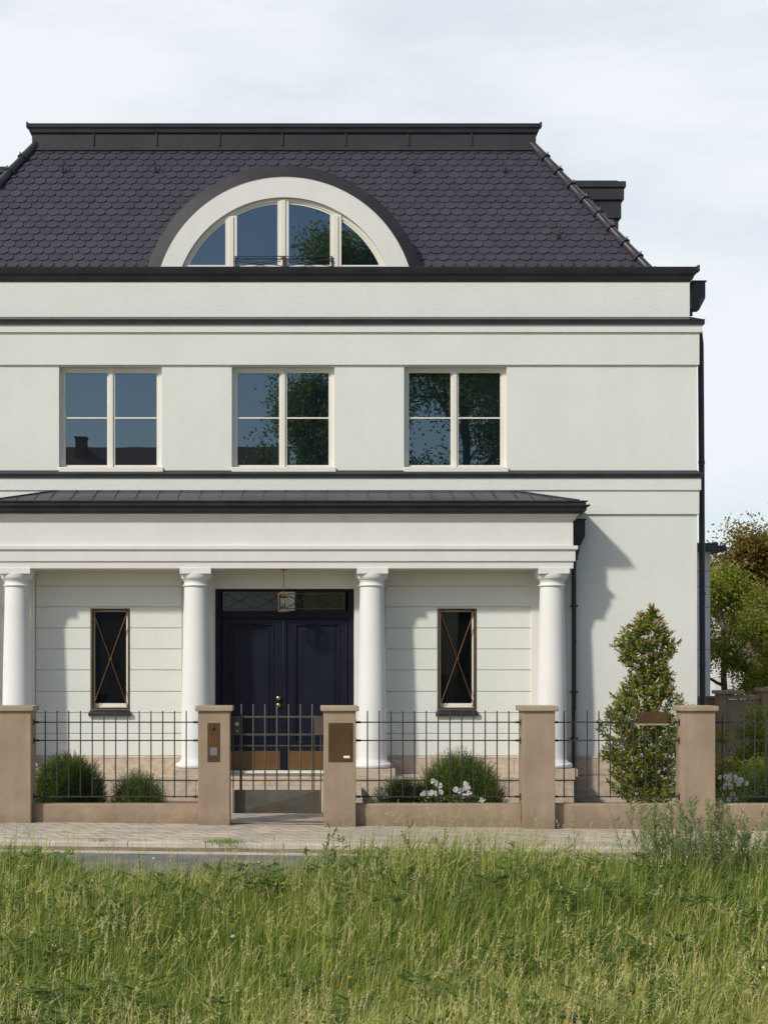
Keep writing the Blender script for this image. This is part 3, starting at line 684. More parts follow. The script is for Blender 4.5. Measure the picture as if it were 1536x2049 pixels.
# columns
CYL = YW - .48
for c in (-4.52, -1.487, 1.487, 4.535):
    s_ = F / CYL; zf = Z_FL
    zq = lambda y: Z(y, CYL)
    r0, r1 = .252, .199
    pr = [(.10, zf + .125)]
    zb_ = zf + .128
    pr += [(.30, zb_)]
    for i in range(9):
        t = -PI / 2 + PI * i / 8; pr.append((.296 + .054 * math.cos(t), zb_ + .048 + .048 * math.sin(t)))
    pr += [(.285, zb_ + .098), (.285, zb_ + .112), (.268, zb_ + .125), (.258, zb_ + .145), (r0, zb_ + .18)]
    zs0, zs1 = zb_ + .18, zq(1174.5)
    for i in range(1, 21):
        t = i / 20; pr.append((r0 - (r0 - r1) * (t ** 1.7), zs0 + (zs1 - zs0) * t))
    pr += [(.205, zs1 + .004), (.222, zs1 + .008), (.230, zs1 + .018), (.226, zs1 + .030), (.206, zs1 + .036), (.203, zs1 + .085), (.214, zs1 + .090), (.214, zs1 + .100), (.222, zs1 + .103), (.222, zs1 + .113)]
    for i in range(1, 9):
        t = i / 8; pr.append((.222 + .05 * math.sin(t * PI / 2), zs1 + .113 + .105 * (1 - math.cos(t * PI / 2) * .98)))
    zab = zs1 + .222
    pr += [(.15, zab)]
    cm = MB(); cm.lathe(c, CYL, pr, 56)
    co_ = cm.build('column', M['column'], house, angle=38)
    ab = MB(); ab.box(c - .262, c + .262, CYL - .262, CYL + .262, zab - .012, ZCEIL + .01)
    ab.build('abacus', M['column'], co_, bevel=.004)
    pn = MB(); pn.box(c - .375, c + .375, CYL - .375, CYL + .375, zf - .001, zf + .128); pn.build('column_plinth', M['travertine'], co_, bevel=.006)

# entablature and porch roof
ye = YW - .72; xe = X(1147, ye)
zz = lambda y: Z(y, ye)
en = MB()
mould(en, xe, ye, YW, [(.0, zz(1137.5)), (.0, zz(1124)), (.028, zz(1123)), (.028, zz(1103)), (.040, zz(1101.5)), (.065, zz(1099.5)), (.065, zz(1092.5)), (-.004, zz(1091.5)),
                       (-.004, zz(1042.5)), (.02, zz(1041)), (.03, zz(1039.5)), (.036, zz(1036)), (.055, zz(1034)), (.065, zz(1031.5)), (.095, zz(1029.5)), (.10, zz(1024)), (.10, zz(1012))])
hp(en, 'porch_entablature', M['stucco_smooth'], angle=20, bevel=.003)
gt = MB(); yg_ = YW - .98; zt2 = lambda y: Z(y, yg_)
xg = xe + .16; 
mould(gt, xe, ye, YW - .005, [(.06, zt2(1027)), (.13, zt2(1026)), (.15, zt2(1024)), (.185, zt2(1020)), (.19, zt2(1013)), (.235, zt2(1012)), (.24, zt2(1009.5)), (.235, zt2(1009)), (.10, zt2(1009))])
mould(gt, xe, ye, YW - .005, [(.05, zt2(1009)), (.175, zt2(1008.9)), (.18, zt2(1003)), (.205, zt2(1002.5)), (.205, zt2(1000.5)), (.0, zt2(1000.3))])
hp(gt, 'porch_gutter', M['metal'], angle=25)
pr_ = MB(); pe = .20; yE = ye - pe; xE = xe + pe; zE = zt2(1000.6); zR = Z(982.5, YW); yR = YW
rn = yR - yE; xR = X(1024, YW)
xE2 = X(1158.5, yE)
V_ = [(-xE2, yE, zE), (xE2, yE, zE), (xR, yR, zR), (-xR, yR, zR), (xE2, yR, zE), (-xE2, yR, zE)]
pr_.add(V_, [(0, 1, 2, 3), (1, 4, 2), (5, 0, 3), (0, 5, 4, 1)])
proof = hp(pr_, 'porch_roof', M['metal_light'], smooth=False)
sm = MB(); nse = 22
for i in range(nse + 1):
    x = -xR + 2 * xR * i / nse; sk = 0
    for (xa_, ya_, za_, xb_, yb_, zb_) in ((x, yE + .05, zE + (zR - zE) * .05 / rn, x, yR - .01, zR - .002),):
        sm.hexa([(xa_ - .007, ya_, za_ - .01), (xa_ + .007, ya_, za_ - .01), (xb_ + .007, yb_, zb_ - .01), (xb_ - .007, yb_, zb_ - .01),
                 (xa_ - .007, ya_, za_ + .006), (xa_ + .007, ya_, za_ + .006), (xb_ + .007, yb_, zb_ + .03), (xb_ - .007, yb_, zb_ + .03)])
for sx in (-1, 1):
    sm.tube([(sx * xE2, yE, zE + .005), (sx * xR, yR - .01, zR + .008)], .014, 8)
    for q in (.25, .55, .8):      # seams on the hipped ends
        xx = xR + (xE2 - xR) * q; yy = yR - rn * q * 1.0; zq_ = zR - (zR - zE) * q
        sm.tube([(sx * xx, yy, zq_ + .01), (sx * xx * .0 + sx * xx, yE + .04, zE + .02)], .006, 6)
sm.build('standing_seams', M['metal_light'], proof)
cl_ = MB(); cl_.box(-xe + .03, xe - .03, ye + .03, YW - .02, ZCEIL + .02, ZCEIL + .06); hp(cl_, 'porch_ceiling', M['stucco_smooth'])

# rainwater goods
def hopper(name, cx_, cy_, w_, d_, zt_, zm_, zb_, side):
    mb = MB(); x0, x1 = cx_ - w_ / 2, cx_ + w_ / 2; y0, y1 = cy_ - d_ / 2, cy_ + d_ / 2
    mb.box(x0, x1, y0, y1, zm_, zt_ - .02); mb.box(x0 - .008, x1 + .022, y0 - .015, y1 + .015, zt_ - .02, zt_)
    xe_ = x0 + w_ * .55
    mb.hexa([(x0, y0 + .03, zb_), (xe_, y0 + .03, zb_), (xe_, y1 - .03, zb_), (x0, y1 - .03, zb_), (x0, y0, zm_), (x1, y0, zm_), (x1, y1, zm_), (x0, y1, zm_)])
    return hp(mb, name, M['metal'], bevel=.004)
yh = YW + .45
hopper('rain_hopper', X(1394.5, yh), yh, .225, .24, Z(564, yh), Z(599, yh), Z(622, yh), 1)
dp = MB(); xd = X(1405.5, YW + .42)
dp.tube([(XA + .09, yh, Z(618, yh)), (XA + .09, yh, Z(632, yh))], .045, 12)
ydp = YW + .42
dp.tube([(XH + .12, ydp, Z(652, ydp)), (XH + .15, ydp, Z(662, ydp)), (xd - .035, ydp, Z(690, ydp)), (xd - .02, ydp, Z(930, ydp)), (xd + .005, ydp, .0)], .052, 16)
for py in (925, 1188, 1330): dp.lathe(xd + (-.005 if py > 950 else -.02), ydp, [(.04, Z(py + 3, ydp)), (.058, Z(py + 3, ydp)), (.058, Z(py - 3, ydp)), (.04, Z(py - 3, ydp))], 16)
hp(dp, 'downpipe', M['metal'])
for sx in (1, -1):
    yq = YW - .14; cx2 = X(1158, yq); mbn = hopper('porch_hopper', sx * cx2, yq, .175, .2, Z(1039, yq), Z(1073, yq), Z(1093, yq), sx)
    pp = MB(); xx = sx * X(1148, yq)
    pp.tube([(sx * (cx2 - .03), yq, Z(1092, yq)), (sx * (cx2 - .03), yq, Z(1100, yq)), (xx, yq + .02, Z(1125, yq)), (xx, yq + .02, .05)], .041, 14)
    for py in (1118, 1213, 1385, 1478): pp.box(xx - .05, xx + .062, yq - .03, yq + .12, Z(py + 2, yq), Z(py - 2, yq))
    pp.box(xx + sx * .0 - .035, xx + .035, yq - .045, yq + .065, Z(1283, yq) - .02, Z(1283, yq) + .02)
    hp(pp, 'porch_downpipe', M['metal'])

# hanging lantern
yl = YW - .42; xl, zl0, zl1 = X(567.3, yl), Z(1224.5, yl), Z(1188, yl)
lan = thing('hanging_lantern', 'copper framed box lantern hanging on a thin rod before the navy front door', 'lantern', (xl, yl, zl1))
mb = MB(); mb.lathe(xl, yl, [(.001, ZCEIL - .012), (.052, ZCEIL - .012), (.055, ZCEIL + .02), (.001, ZCEIL + .022)], 20); mb.tube([(xl, yl, ZCEIL - .01), (xl, yl, zl1)], .006, 8); mb.build('rod', M['bronze'], lan)
mb = MB(); h_ = .092; t_ = .018
for sx in (-1, 1):
    for sy in (-1, 1): xx, yy = xl + sx * (h_ - t_ / 2), yl + sy * (h_ - t_ / 2); mb.box(xx - t_ / 2, xx + t_ / 2, yy - t_ / 2, yy + t_ / 2, zl0, zl1)
for z_ in (zl0, zl1 - t_):
    for s_ in (-1, 1):
        q = s_ * (h_ - t_ / 2)
        mb.box(xl - h_ + t_, xl + h_ - t_, yl + q - t_ / 2, yl + q + t_ / 2, z_, z_ + t_); mb.box(xl + q - t_ / 2, xl + q + t_ / 2, yl - h_ + t_, yl + h_ - t_, z_, z_ + t_)
mb.box(xl - h_ + .01, xl + h_ - .01, yl - h_ + .01, yl + h_ - .01, zl1 - .008, zl1 + .004)
mb.build('lantern_frame', M['copper'], lan, bevel=.002)
mb = MB(); mb.lathe(xl, yl, [(.001, zl0 + .02), (.035, zl0 + .02), (.035, zl0 + .03), (.015, zl0 + .05), (.015, zl0 + .10), (.03, zl0 + .12), (.036, zl0 + .16), (.026, zl0 + .22), (.012, zl0 + .26), (.001, zl0 + .262)], 20); mb.build('bulb', M['grey_pad'], lan)

# ------------------------------------------------------------ garden fence
def pillar(cx_, parent, wd=.455):
    y0, y1 = YF, YF + .455; zc_ = Z(1413, YF)
    mb = MB(); mb.box(cx_ - wd / 2, cx_ + wd / 2, y0, y1, gz(cx_) - .25, zc_ - .075); p = mb.build('pillar', M['post'], parent, bevel=.008)
    mb = MB(); o = .042; mb.box(cx_ - wd / 2 - o, cx_ + wd / 2 + o, y0 - o, y1 + o, zc_ - .075, zc_); mb.build('pillar_cap', M['cap'], p, bevel=.012)
    return p
XPIL = [X(p, YF) for p in (30, 428, 680, 1078.5, 1399)]
def low_wall(x0, x1, parent):
    mb = MB(); mb.box(x0, x1, YF + .16, YF + .40, gz(0) - .35, .302); mb.build('low_wall', M['post'], parent, bevel=.016)
YR = YF + .24
def railing(x0, x1, pxs, parent):
    mb = MB(); zr = [Z(y, YR) for y in (1445.5, 1482, 1594.5)]
    for z_ in zr:
        mb.box(x0, x1, YR - .005, YR + .005, z_ - .009, z_ + .009)
        for e, s_ in ((x0, 1), (x1, -1)): a_, b_ = sorted((e, e + s_ * .08)); mb.box(a_, b_, YR - .010, YR + .010, z_ - .016, z_ + .016); a_, b_ = sorted((e, e + s_ * .012)); mb.box(a_, b_, YR - .03, YR + .03, z_ - .045, z_ + .045)
    r_ = mb.build('railing', M['rail'], parent)
    for px in pxs:
        x = X(px, YR); b_ = MB(); b_.tube([(x, YR, zr[2] - .02), (x, YR, Z(1423.5, YR)), (x, YR, Z(1422.5, YR))], [.0092, .0092, .006], 10); b_.build('bar', M['rail'], r_)
fl = thing('garden_fence', 'tan pillared fence section with the round yew and intercom pillar left of the gate', 'fence', (XPIL[0], YF, gz(XPIL[0])))
pillar(XPIL[0], fl); p2 = pillar(XPIL[1], fl)
low_wall(XPIL[0] + .2275, XPIL[1] - .2275, fl)
railing(XPIL[0] + .2275, XPIL[1] - .2275, [90.6 + 23.5 * i for i in range(13)], fl)
low_wall(-9.5, XPIL[0] - .2275, fl); railing(-9.5, XPIL[0] - .2275, [-30 - 23.5 * i for i in range(24)], fl)
fr_ = thing('garden_fence', 'long tan pillared fence section with white roses behind it right of the gate', 'fence', (XPIL[2], YF, gz(XPIL[2])))
p3 = pillar(XPIL[2], fr_); pillar(XPIL[3], fr_); pillar(XPIL[4], fr_)
for i, pxs in ((2, [735 + 23.55 * k for k in range(13)]), (3, [1128 + 23.15 * k for k in range(10)])):
    a_, b_ = XPIL[i] + .2275, XPIL[i + 1] - .2275; low_wall(a_, b_, fr_); railing(a_, b_, pxs, fr_)
low_wall(XPIL[4] + .2275, 13.0, fr_); railing(XPIL[4] + .2275, 13.0, [1444.5 + 21.9 * k for k in range(32)], fr_)
# blank brown plate on the railing
mb = MB(); yy = YR - .03; mb.box(X(1275, yy), X(1337, yy), yy - .012, yy, Z(1448, yy), Z(1425, yy)); pl_ = mb.build('sign_plate', M['bronze_plate'], fr_, bevel=.002)
mb = MB(); mb.box(X(1275.5, yy), X(1336.5, yy), yy - .03, yy, Z(1451.5, yy), Z(1448.3, yy)); mb.build('lit_bevel_strip', M['cap'], pl_, bevel=.002)  # pale colour paints the light on the plate's bottom bevel

# intercom on its pillar
mb = MB(); yi = YF - .008; mb.box(X(415, yi), X(439.5, yi), yi, YF + .01, Z(1525, yi), Z(1447, yi)); ic = mb.build('intercom', M['bronze_plate'], p2, bevel=.002)
mb = MB(); cx_, cz_ = X(426.7, yi), Z(1458, yi); mb.lathe(0, 0, [(.001, 0), (.028, 0), (.026, .008), (.016, .018), (.001, .022)], 20); mb.v = [(cx_ + p_[0], yi - p_[2], cz_ + p_[1]) for p_ in mb.v]; mb.f = [f_[::-1] for f_ in mb.f]; mb.build('camera_eye', M['black'], ic)
mb = MB()
for r_ in range(5):
    for c_ in range(3):
        if r_ == 4 and c_ != 1: continue
        x, z_ = X(421 + 5.6 * c_, yi), Z(1475.5 + 4.4 * r_, yi); b0 = len(mb.v); mb.lathe(0, 0, [(.001, 0), (.0125, 0), (.0115, .004), (.001, .0045)], 12)
        for i in range(b0, len(mb.v)): p_ = mb.v[i]; mb.v[i] = (x + p_[0], yi - p_[2], z_ + p_[1])
mb.f = [f_[::-1] for f_ in mb.f]; mb.build('keypad', M['copper'], ic)
mb = MB(); mb.box(X(420, yi), X(434.5, yi), yi - .004, yi + .002, Z(1512, yi), Z(1496, yi)); mb.build('reader_pad', M['grey_pad'], ic)
# letterbox on its pillar
mb = MB(); yi = YF - .01; mb.box(X(657, yi), X(705.5, yi), yi, YF + .01, Z(1525, yi), Z(1447, yi)); mb.box(X(659, yi), X(703, yi), yi - .004, yi, Z(1523, yi), Z(1449, yi)); lb_ = mb.build('letterbox', M['bronze_plate'], p3, bevel=.002)
mb = MB(); mb.box(X(662, yi), X(686, yi), yi - .008, yi - .004, Z(1518.7, yi), Z(1517.7, yi)); mb.build('letter_slot', M['bronze'], lb_)
mb = MB(); mb.box(X(687.2, yi), X(699.5, yi), yi - .007, yi - .003, Z(1517.2, yi), Z(1512.6, yi)); mb.build('name_plate', M['white_enamel'], lb_)

# gate
gate = thing('garden_gate', 'grey metal garden gate with upright bars and solid lower panel between the two centre pillars', 'gate', (X(555, YR), YR, gz(0)))
gx0, gx1 = XPIL[1] + .2275 + .012, XPIL[2] - .2275 - .012
mb = MB(); zr = [Z(1434.7, YR), Z(1470, YR)]
mb.box(X(461.5, YR), X(646.5, YR), YR - .006, YR + .006, zr[0] - .013, zr[0] + .013); mb.box(X(461.5, YR), X(646.5, YR), YR - .006, YR + .006, zr[1] - .013, zr[1] + .013)
gt0, gt1 = Z(1628, YR), Z(1581, YR)
for px in (466.5, 480.3, 628.6, 641.5): mb.box(X(px, YR) - .008, X(px, YR) + .008, YR + .012, YR + .03, gt0, zr[1])
mb.box(X(461.5, YR), X(646.5, YR), YR + .013, YR + .029, zr[1] - .17, zr[1] - .155)
mb.build('gate_frame', M['gate'], gate)
for k in range(7):
    x = X(483 + 23.6 * k, YR); b_ = MB(); b_.tube([(x, YR, gt1 - .03), (x, YR, Z(1410.5, YR)), (x, YR, Z(1409, YR))], [.0115, .0115, .007], 10); b_.build('gate_bar', M['gate'], gate)
mb = MB(); xa, xb = X(468.5, YR), X(640, YR); xm, zm = X(553, YR), (gt0 + gt1) / 2
yf_ = YR - .012; v = [(xa, yf_, gt0), (xb, yf_, gt0), (xb, yf_, gt1), (xa, yf_, gt1), (xm, yf_ - .035, zm), (xa, YR + .02, gt0), (xb, YR + .02, gt0), (xb, YR + .02, gt1), (xa, YR + .02, gt1)]
mb.add(v, [(0, 1, 4), (1, 2, 4), (2, 3, 4), (3, 0, 4), (6, 5, 8, 7), (0, 5, 6, 1), (1, 6, 7, 2), (2, 7, 8, 3), (3, 8, 5, 0)])
mb.build('lower_panel', M['gate'], gate, smooth=False)
mb = MB(); mb.box(X(461.5, YR), X(481, YR), YR - .02, YR + .02, zr[1] - .01, zr[0] + .012); lp = mb.build('lock_box', M['gate'], gate, bevel=.004)
mb = MB(); mb.lathe(0, 0, [(.001, 0), (.03, 0), (.034, .02), (.03, .04), (.001, .042)], 20); b1 = len(mb.v); mb.lathe(0, 0, [(.001, 0), (.014, 0), (.014, .02), (.001, .021)], 16)
kx = X(474, YR); mb.v = [(kx + p_[0], YR - .02 - p_[2], (Z(1449, YR) if i < b1 else Z(1463, YR)) + p_[1]) for i, p_ in enumerate(mb.v)]; mb.f = [f_[::-1] for f_ in mb.f]; mb.build('gate_knob', M['steel'], lp)
mb = MB(); mb.box(X(628, YR), X(646.5, YR), YR - .018, YR + .02, zr[1] - .01, zr[0] + .012); mb.build('hinge_box', M['gate'], gate, bevel=.004)

# ------------------------------------------------------------ plants
def yew(px, y, r, h, seed, label, mat, group=None, n=2600, spiky=.0, loc_z=0.04):
    rg = np.random.default_rng(seed); x0 = X(px, y); z0 = gz(x0) + loc_z
    t = thing('yew_bush', label, 'bush', (x0, y, z0), group)
    th = rg.uniform(0, 2 * PI, n); u = rg.uniform(0, 1, n); ph = np.arcsin(u ** .9)
    d = np.stack([np.cos(th) * np.cos(ph), np.sin(th) * np.cos(ph), np.sin(ph)], 1)
    lump = 1 + .07 * np.sin(th * 5 + seed) * np.cos(ph * 4) + .05 * np.sin(th * 11 + ph * 7)
    rr = rg.uniform(.55, 1.0, n) ** .55 * lump
    P = d * rr[:, None] * np.array([r, r, h * .92]) + np.array([x0, y, z0])
    P[:, 2] = np.maximum(P[:, 2], z0 + .02)
    out = unit(d * np.array([1, 1, .8]) + np.array([0, 0, .75 + spiky]) + rg.normal(size=(n, 3)) * .28)
    c = Cat(); sl_ = rg.uniform(.07, .15, n) * (1 + spiky)
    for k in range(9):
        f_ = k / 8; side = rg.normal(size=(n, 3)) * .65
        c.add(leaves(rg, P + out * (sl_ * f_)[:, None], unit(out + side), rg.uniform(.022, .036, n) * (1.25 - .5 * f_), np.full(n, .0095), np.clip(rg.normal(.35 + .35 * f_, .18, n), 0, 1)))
    c.build('foliage', mat, t)
    mb = MB()
    rnd = random.Random(seed)
    for i in range(9):
        a_ = rnd.uniform(0, 2 * PI); q = rnd.uniform(.3, .7); mb.tube([(x0, y, z0 - .05), (x0 + math.cos(a_) * r * q * .4, y + math.sin(a_) * r * q * .4, z0 + h * .35), (x0 + math.cos(a_) * r * q, y + math.sin(a_) * r * q, z0 + h * .7)], [.02, .013, .005], 6)
    mb.build('stem', M['bark'], t)
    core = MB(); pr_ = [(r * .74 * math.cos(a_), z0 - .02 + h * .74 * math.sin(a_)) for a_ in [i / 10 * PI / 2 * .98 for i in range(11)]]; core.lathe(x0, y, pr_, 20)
    core.build('dark_core', M['core'], t)  # solid dark green dome filling the middle of the bush
    return t
M['core'] = surf('dark_core_green', (.010, .018, .006), (.022, .034, .010), .95, 25, .8, 40)
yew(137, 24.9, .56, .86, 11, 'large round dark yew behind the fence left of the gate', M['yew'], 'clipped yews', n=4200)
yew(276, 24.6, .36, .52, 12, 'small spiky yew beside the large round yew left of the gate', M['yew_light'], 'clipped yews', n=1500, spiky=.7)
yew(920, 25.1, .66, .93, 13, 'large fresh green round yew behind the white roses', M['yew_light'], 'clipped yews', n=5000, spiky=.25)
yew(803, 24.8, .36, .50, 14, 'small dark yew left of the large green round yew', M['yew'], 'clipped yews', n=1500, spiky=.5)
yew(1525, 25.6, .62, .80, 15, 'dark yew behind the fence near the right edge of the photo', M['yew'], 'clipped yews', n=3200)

def tuft(name, px, y, n, h, spread, seed, label, cat, mat='weed', t0=.5, wd=.008, bend=.6):
    rg = np.random.default_rng(seed); x0 = X(px, y); z0 = gz(x0) + .02
    xs = x0 + rg.normal(0, spread, n); ys = y + rg.normal(0, spread * .6, n)
    c = Cat(); c.add(blades(rg, xs, ys, np.full(n, z0), rg.uniform(.4, 1, n) * h, np.full(n, wd), rg.uniform(0, 2 * PI, n), rg.uniform(.1, bend, n), np.clip(rg.normal(t0, .2, n), 0, 1)))
    o = c.build(name, M[mat]); tag(o, label, cat); return o
tuft('garden_grass', 243, 24.2, 60, .34, .16, 21, 'tuft of bright grass between the two yews left of the gate', 'grass tuft', 'grass', .45)
tuft('garden_grass', 1150, 24.6, 90, .42, .22, 22, 'sprawling tuft of garden grass behind the fence right of the porch downpipe', 'grass tuft', 'grass', .4)
tuft('garden_grass', 1015, 24.1, 50, .22, .14, 23, 'low bright green tuft at the foot of the large green yew', 'grass tuft', 'grass', .5)

def rose_bush(px, y, w_, h, blooms, seed, label):
    rg = np.random.default_rng(seed); x0 = X(px, y); z0 = gz(x0) + .02
    t = thing('rose_bush', label, 'rose bush', (x0, y, z0), 'white flowering roses')
    n = int(900 * w_ / .4); P = np.stack([x0 + rg.normal(0, w_ * .45, n), y + rg.normal(0, .13, n), z0 + rg.uniform(.05, 1, n) ** 1.2 * h * .85], 1)
    c = Cat(); c.add(leaves(rg, P, rg.normal(size=(n, 3)) + [0, 0, .5], rg.uniform(.03, .055, n), rg.uniform(.02, .035, n), rg.uniform(0, .9, n))); c.build('foliage', M['weed'], t)
    mb = MB(); st_ = MB()
    for (bx, by) in blooms:
        yy = y - .12 - .02 * rg.random(); p = np.array([X(bx, yy), yy, Z(by, yy)]); rr = rg.uniform(.036, .048); c = Cat()
        for k, (q, m_) in enumerate(((1, 9), (.8, 8), (.55, 6))):
            a_ = np.arange(m_) / m_ * 2 * PI + k; D = np.stack([np.cos(a_), -np.full(m_, .35 + .5 * k) * 1.0, np.sin(a_)], 1)
            c.add(leaves(rg, np.repeat(p[None] , m_, 0) + rg.normal(0, .002, (m_, 3)), D, np.full(m_, rr * q * 1.25), np.full(m_, rr * 1.1 * q), rg.uniform(0, 1, m_), .08))
        c.build('rose', M['rose'], t)
        st_.tube([(x0 + (p[0] - x0) * .3, y, z0), (p[0], yy + .02, p[2] - .01)], .004, 6)
    st_.build('stem', M['bark'], t)
rose_bush(868, 24.35, .30, .40, [(866, 1563), (873, 1568), (878, 1572), (851, 1585), (862, 1586), (870, 1588), (881, 1585), (858, 1592), (846, 1590)], 31, 'white roses at the left foot of the large green yew')
rose_bush(932, 24.35, .26, .42, [(931, 1568), (936, 1575), (929, 1577), (911, 1580), (919, 1583), (938, 1588), (964, 1601), (926, 1593)], 32, 'white roses in the middle of the fence bay before the green yew')
rose_bush(766, 24.35, .16, .30, [(768, 1588), (771, 1593), (764, 1590)], 33, 'small white rose low beside the letterbox pillar')
rose_bush(1466, 24.3, .26, .55, [(1452, 1555), (1458, 1560), (1463, 1552), (1468, 1556), (1473, 1563), (1477, 1568), (1455, 1568), (1462, 1574), (1440, 1556), (1481, 1562), (1465, 1590), (1448, 1575), (1470, 1598), (1458, 1600), (1491, 1567)], 34, 'dense white flowering bush just right of the last pillar')

# tall laurel
def laurel():
    rg = np.random.default_rng(51); y = 25.6; px0 = 1292; x0 = X(px0, y); z0 = gz(x0)
    t = thing('laurel_shrub', 'tall narrow evergreen shrub with pale orange flower spikes against the white wall', 'shrub', (x0, y, z0))
    prof = [(1222, 1304, 8), (1240, 1300, 15), (1262, 1292, 36), (1290, 1285, 55), (1310, 1290, 50), (1335, 1294, 42), (1362, 1302, 38), (1385, 1298, 44), (1402, 1296, 66), (1425, 1292, 78), (1460, 1288, 76), (1510, 1285, 75), (1560, 1287, 68), (1595, 1290, 60), (1612, 1290, 50)]
    ys = np.array([p[0] for p in prof]); cs = np.array([p[1] for p in prof]); hw_ = np.array([p[2] for p in prof])
    n = 900; py = rg.uniform(1224, 1608, n * 2); dens = np.interp(py, ys, hw_) / 80; keep = rg.random(n * 2) < dens ** .9; py = py[keep][:n]; n = len(py)
    rr = np.sqrt(rg.random(n)) * .98; th = rg.uniform(0, 2 * PI, n); s_ = y / F
    hwp = np.interp(py, ys, hw_) * s_
    hwp *= 1 + .18 * np.sin(th * 3 + py * .05)
    P = np.stack([X(np.interp(py, ys, cs), y) + np.cos(th) * rr * hwp, y + np.sin(th) * rr * hwp * .8, Z(py, y)], 1)
    cl_ = Cat(); m_ = 26
    Dm = unit(np.stack([np.cos(th) * .7, np.sin(th) * .7, np.full(n, .75)], 1) + rg.normal(size=(n, 3)) * .3)
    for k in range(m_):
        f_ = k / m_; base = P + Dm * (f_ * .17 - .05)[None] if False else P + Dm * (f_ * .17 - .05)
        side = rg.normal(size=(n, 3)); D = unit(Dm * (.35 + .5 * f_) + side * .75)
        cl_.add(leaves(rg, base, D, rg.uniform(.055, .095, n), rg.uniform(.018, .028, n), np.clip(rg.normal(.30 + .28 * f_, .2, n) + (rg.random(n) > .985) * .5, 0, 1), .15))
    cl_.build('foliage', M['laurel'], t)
    fb = Cat(); pr_fl = np.interp(py, [1224, 1400, 1450, 1500, 1610], [1, .85, .3, .05, .0]); sel = (rg.random(n) < pr_fl) & (rr > .45)
    Q = P[sel]; Dq = unit(Dm[sel] + rg.normal(size=(sel.sum(), 3)) * .25 + [0, -.15, .1]); mq = len(Q)
    for k in range(30):
        f_ = k / 29; sd_ = unit(rg.normal(size=(mq, 3)))
        fb.add(leaves(rg, Q + Dq * (.07 + f_ * .10), unit(sd_ + Dq * .4), np.full(mq, .030 * (1.15 - .7 * f_)), np.full(mq, .014), rg.random(mq), .2))
    fb.build('flower_spikes', M['bloom'], t)
    mb = MB(); rnd = random.Random(5)
    for (a_, b_, c_, d_) in ((1285, 1604, 1300, 1250), (1292, 1604, 1310, 1280), (1298, 1604, 1285, 1300), (1288, 1604, 1330, 1410), (1286, 1604, 1240, 1420), (1300, 1604, 1350, 1420)):
        pts = []
        for i in range(9):
            f_ = i / 8; pts.append((X(a_ + (c_ - a_) * f_ ** 1.2 + rnd.uniform(-3, 3), y), y + rnd.uniform(-.05, .05), Z(b_ + (d_ - b_) * f_, y)))
        mb.tube(pts, [.022 - .017 * i / 8 for i in range(9)], 8)
    mb.build('stem', M['bark'], t)
laurel()

# trees
def grow(rnd, p, d, L, r, depth, mb, tips, up=.15, spread=.6, kids=(3, 4)):
    pts = [Vector(p)]; q = Vector(p); dd = Vector(d).normalized(); n = 5
    for i in range(n):
        dd = (dd + Vector((rnd.gauss(0, .12), rnd.gauss(0, .12), rnd.gauss(0, .08) + up * .12))).normalized(); q = q + dd * L / n; pts.append(q.copy())
    mb.tube(pts, [r * (1 - .55 * i / n) for i in range(n + 1)], 8 if depth > 1 else 5)
    if depth <= 1:
        tips += [(tuple(x_), tuple(dd)) for x_ in pts[1:]]
    if depth == 0: return
    for k in range(rnd.randint(*kids)):
        i = rnd.randint(2, n); a = rnd.uniform(0, 2 * PI); ax = dd.orthogonal().normalized(); ax.rotate(__import__('mathutils').Quaternion(dd, a))
        nd = (dd * (1 - spread * .5) + ax * spread * rnd.uniform(.7, 1.3) + Vector((0, 0, up))).normalized()
        grow(rnd, pts[i], nd, L * rnd.uniform(.58, .78), r * .5, depth - 1, mb, tips, up, spread, kids)
def tree(name, label, x, y, h, crown_base, rad, seed, mat, nl=9000, lsz=.12, tr=.16, group=None, spread=.7):
    rnd = random.Random(seed); rg = np.random.default_rng(seed); t = thing(name, label, 'tree', (x, y, gz(x)), group)
    mb = MB(); tips = []; z0 = gz(x) - .1
    pts = [(x, y, z0)] ; top = crown_base + (h - crown_base) * .55
    n = 6; cx_, cy_ = x, y
    for i in range(1, n + 1):
        cx_ += rnd.uniform(-.1, .1); cy_ += rnd.uniform(-.1, .1); pts.append((cx_, cy_, z0 + (top - z0) * i / n))
    mb.tube(pts, [tr * (1 - .6 * i / n) for i in range(n + 1)], 12)
    nb = 9
    for k in range(nb):
        f_ = k / (nb - 1); zz_ = crown_base * .9 + (top - crown_base * .9) * f_; a = k * 2.4 + rnd.uniform(-.4, .4)
        s_ = math.sin(PI * (.25 + .6 * f_)); j = (zz_ - z0) / (top - z0) * n; i0 = min(int(j), n - 1); fr_2 = j - i0
        b0 = Vector(pts[i0]).lerp(Vector(pts[i0 + 1]), fr_2)
        grow(rnd, b0, (math.cos(a), math.sin(a), .35 + .9 * f_), rad * .62 * s_, tr * .4, 2, mb, tips, .22, spread)
    mb.build('trunk', M['bark'], t)
    T_ = np.array([a_ for a_, b_ in tips]); idx = rg.integers(0, len(T_), nl)
    P = T_[idx] + rg.normal(0, rad * .075, (nl, 3)); tone = rg.normal(.45, .16, len(T_))[idx]
    c = Cat(); c.add(leaves(rg, P, rg.normal(size=(nl, 3)) + [0, 0, -.1], rg.uniform(.7, 1.3, nl) * lsz, rg.uniform(.4, .65, nl) * lsz, np.clip(tone + rg.normal(0, .15, nl), 0, 1), .15))
    c.build('crown', M[mat], t); return t
tree('garden_tree', 'green broadleaf tree just right of the villa, its trunk beside the downpipe', X(1446, 48), 48, 6.0, 1.5, 2.2, 61, 'leaf_green', 15000, .11, .13)
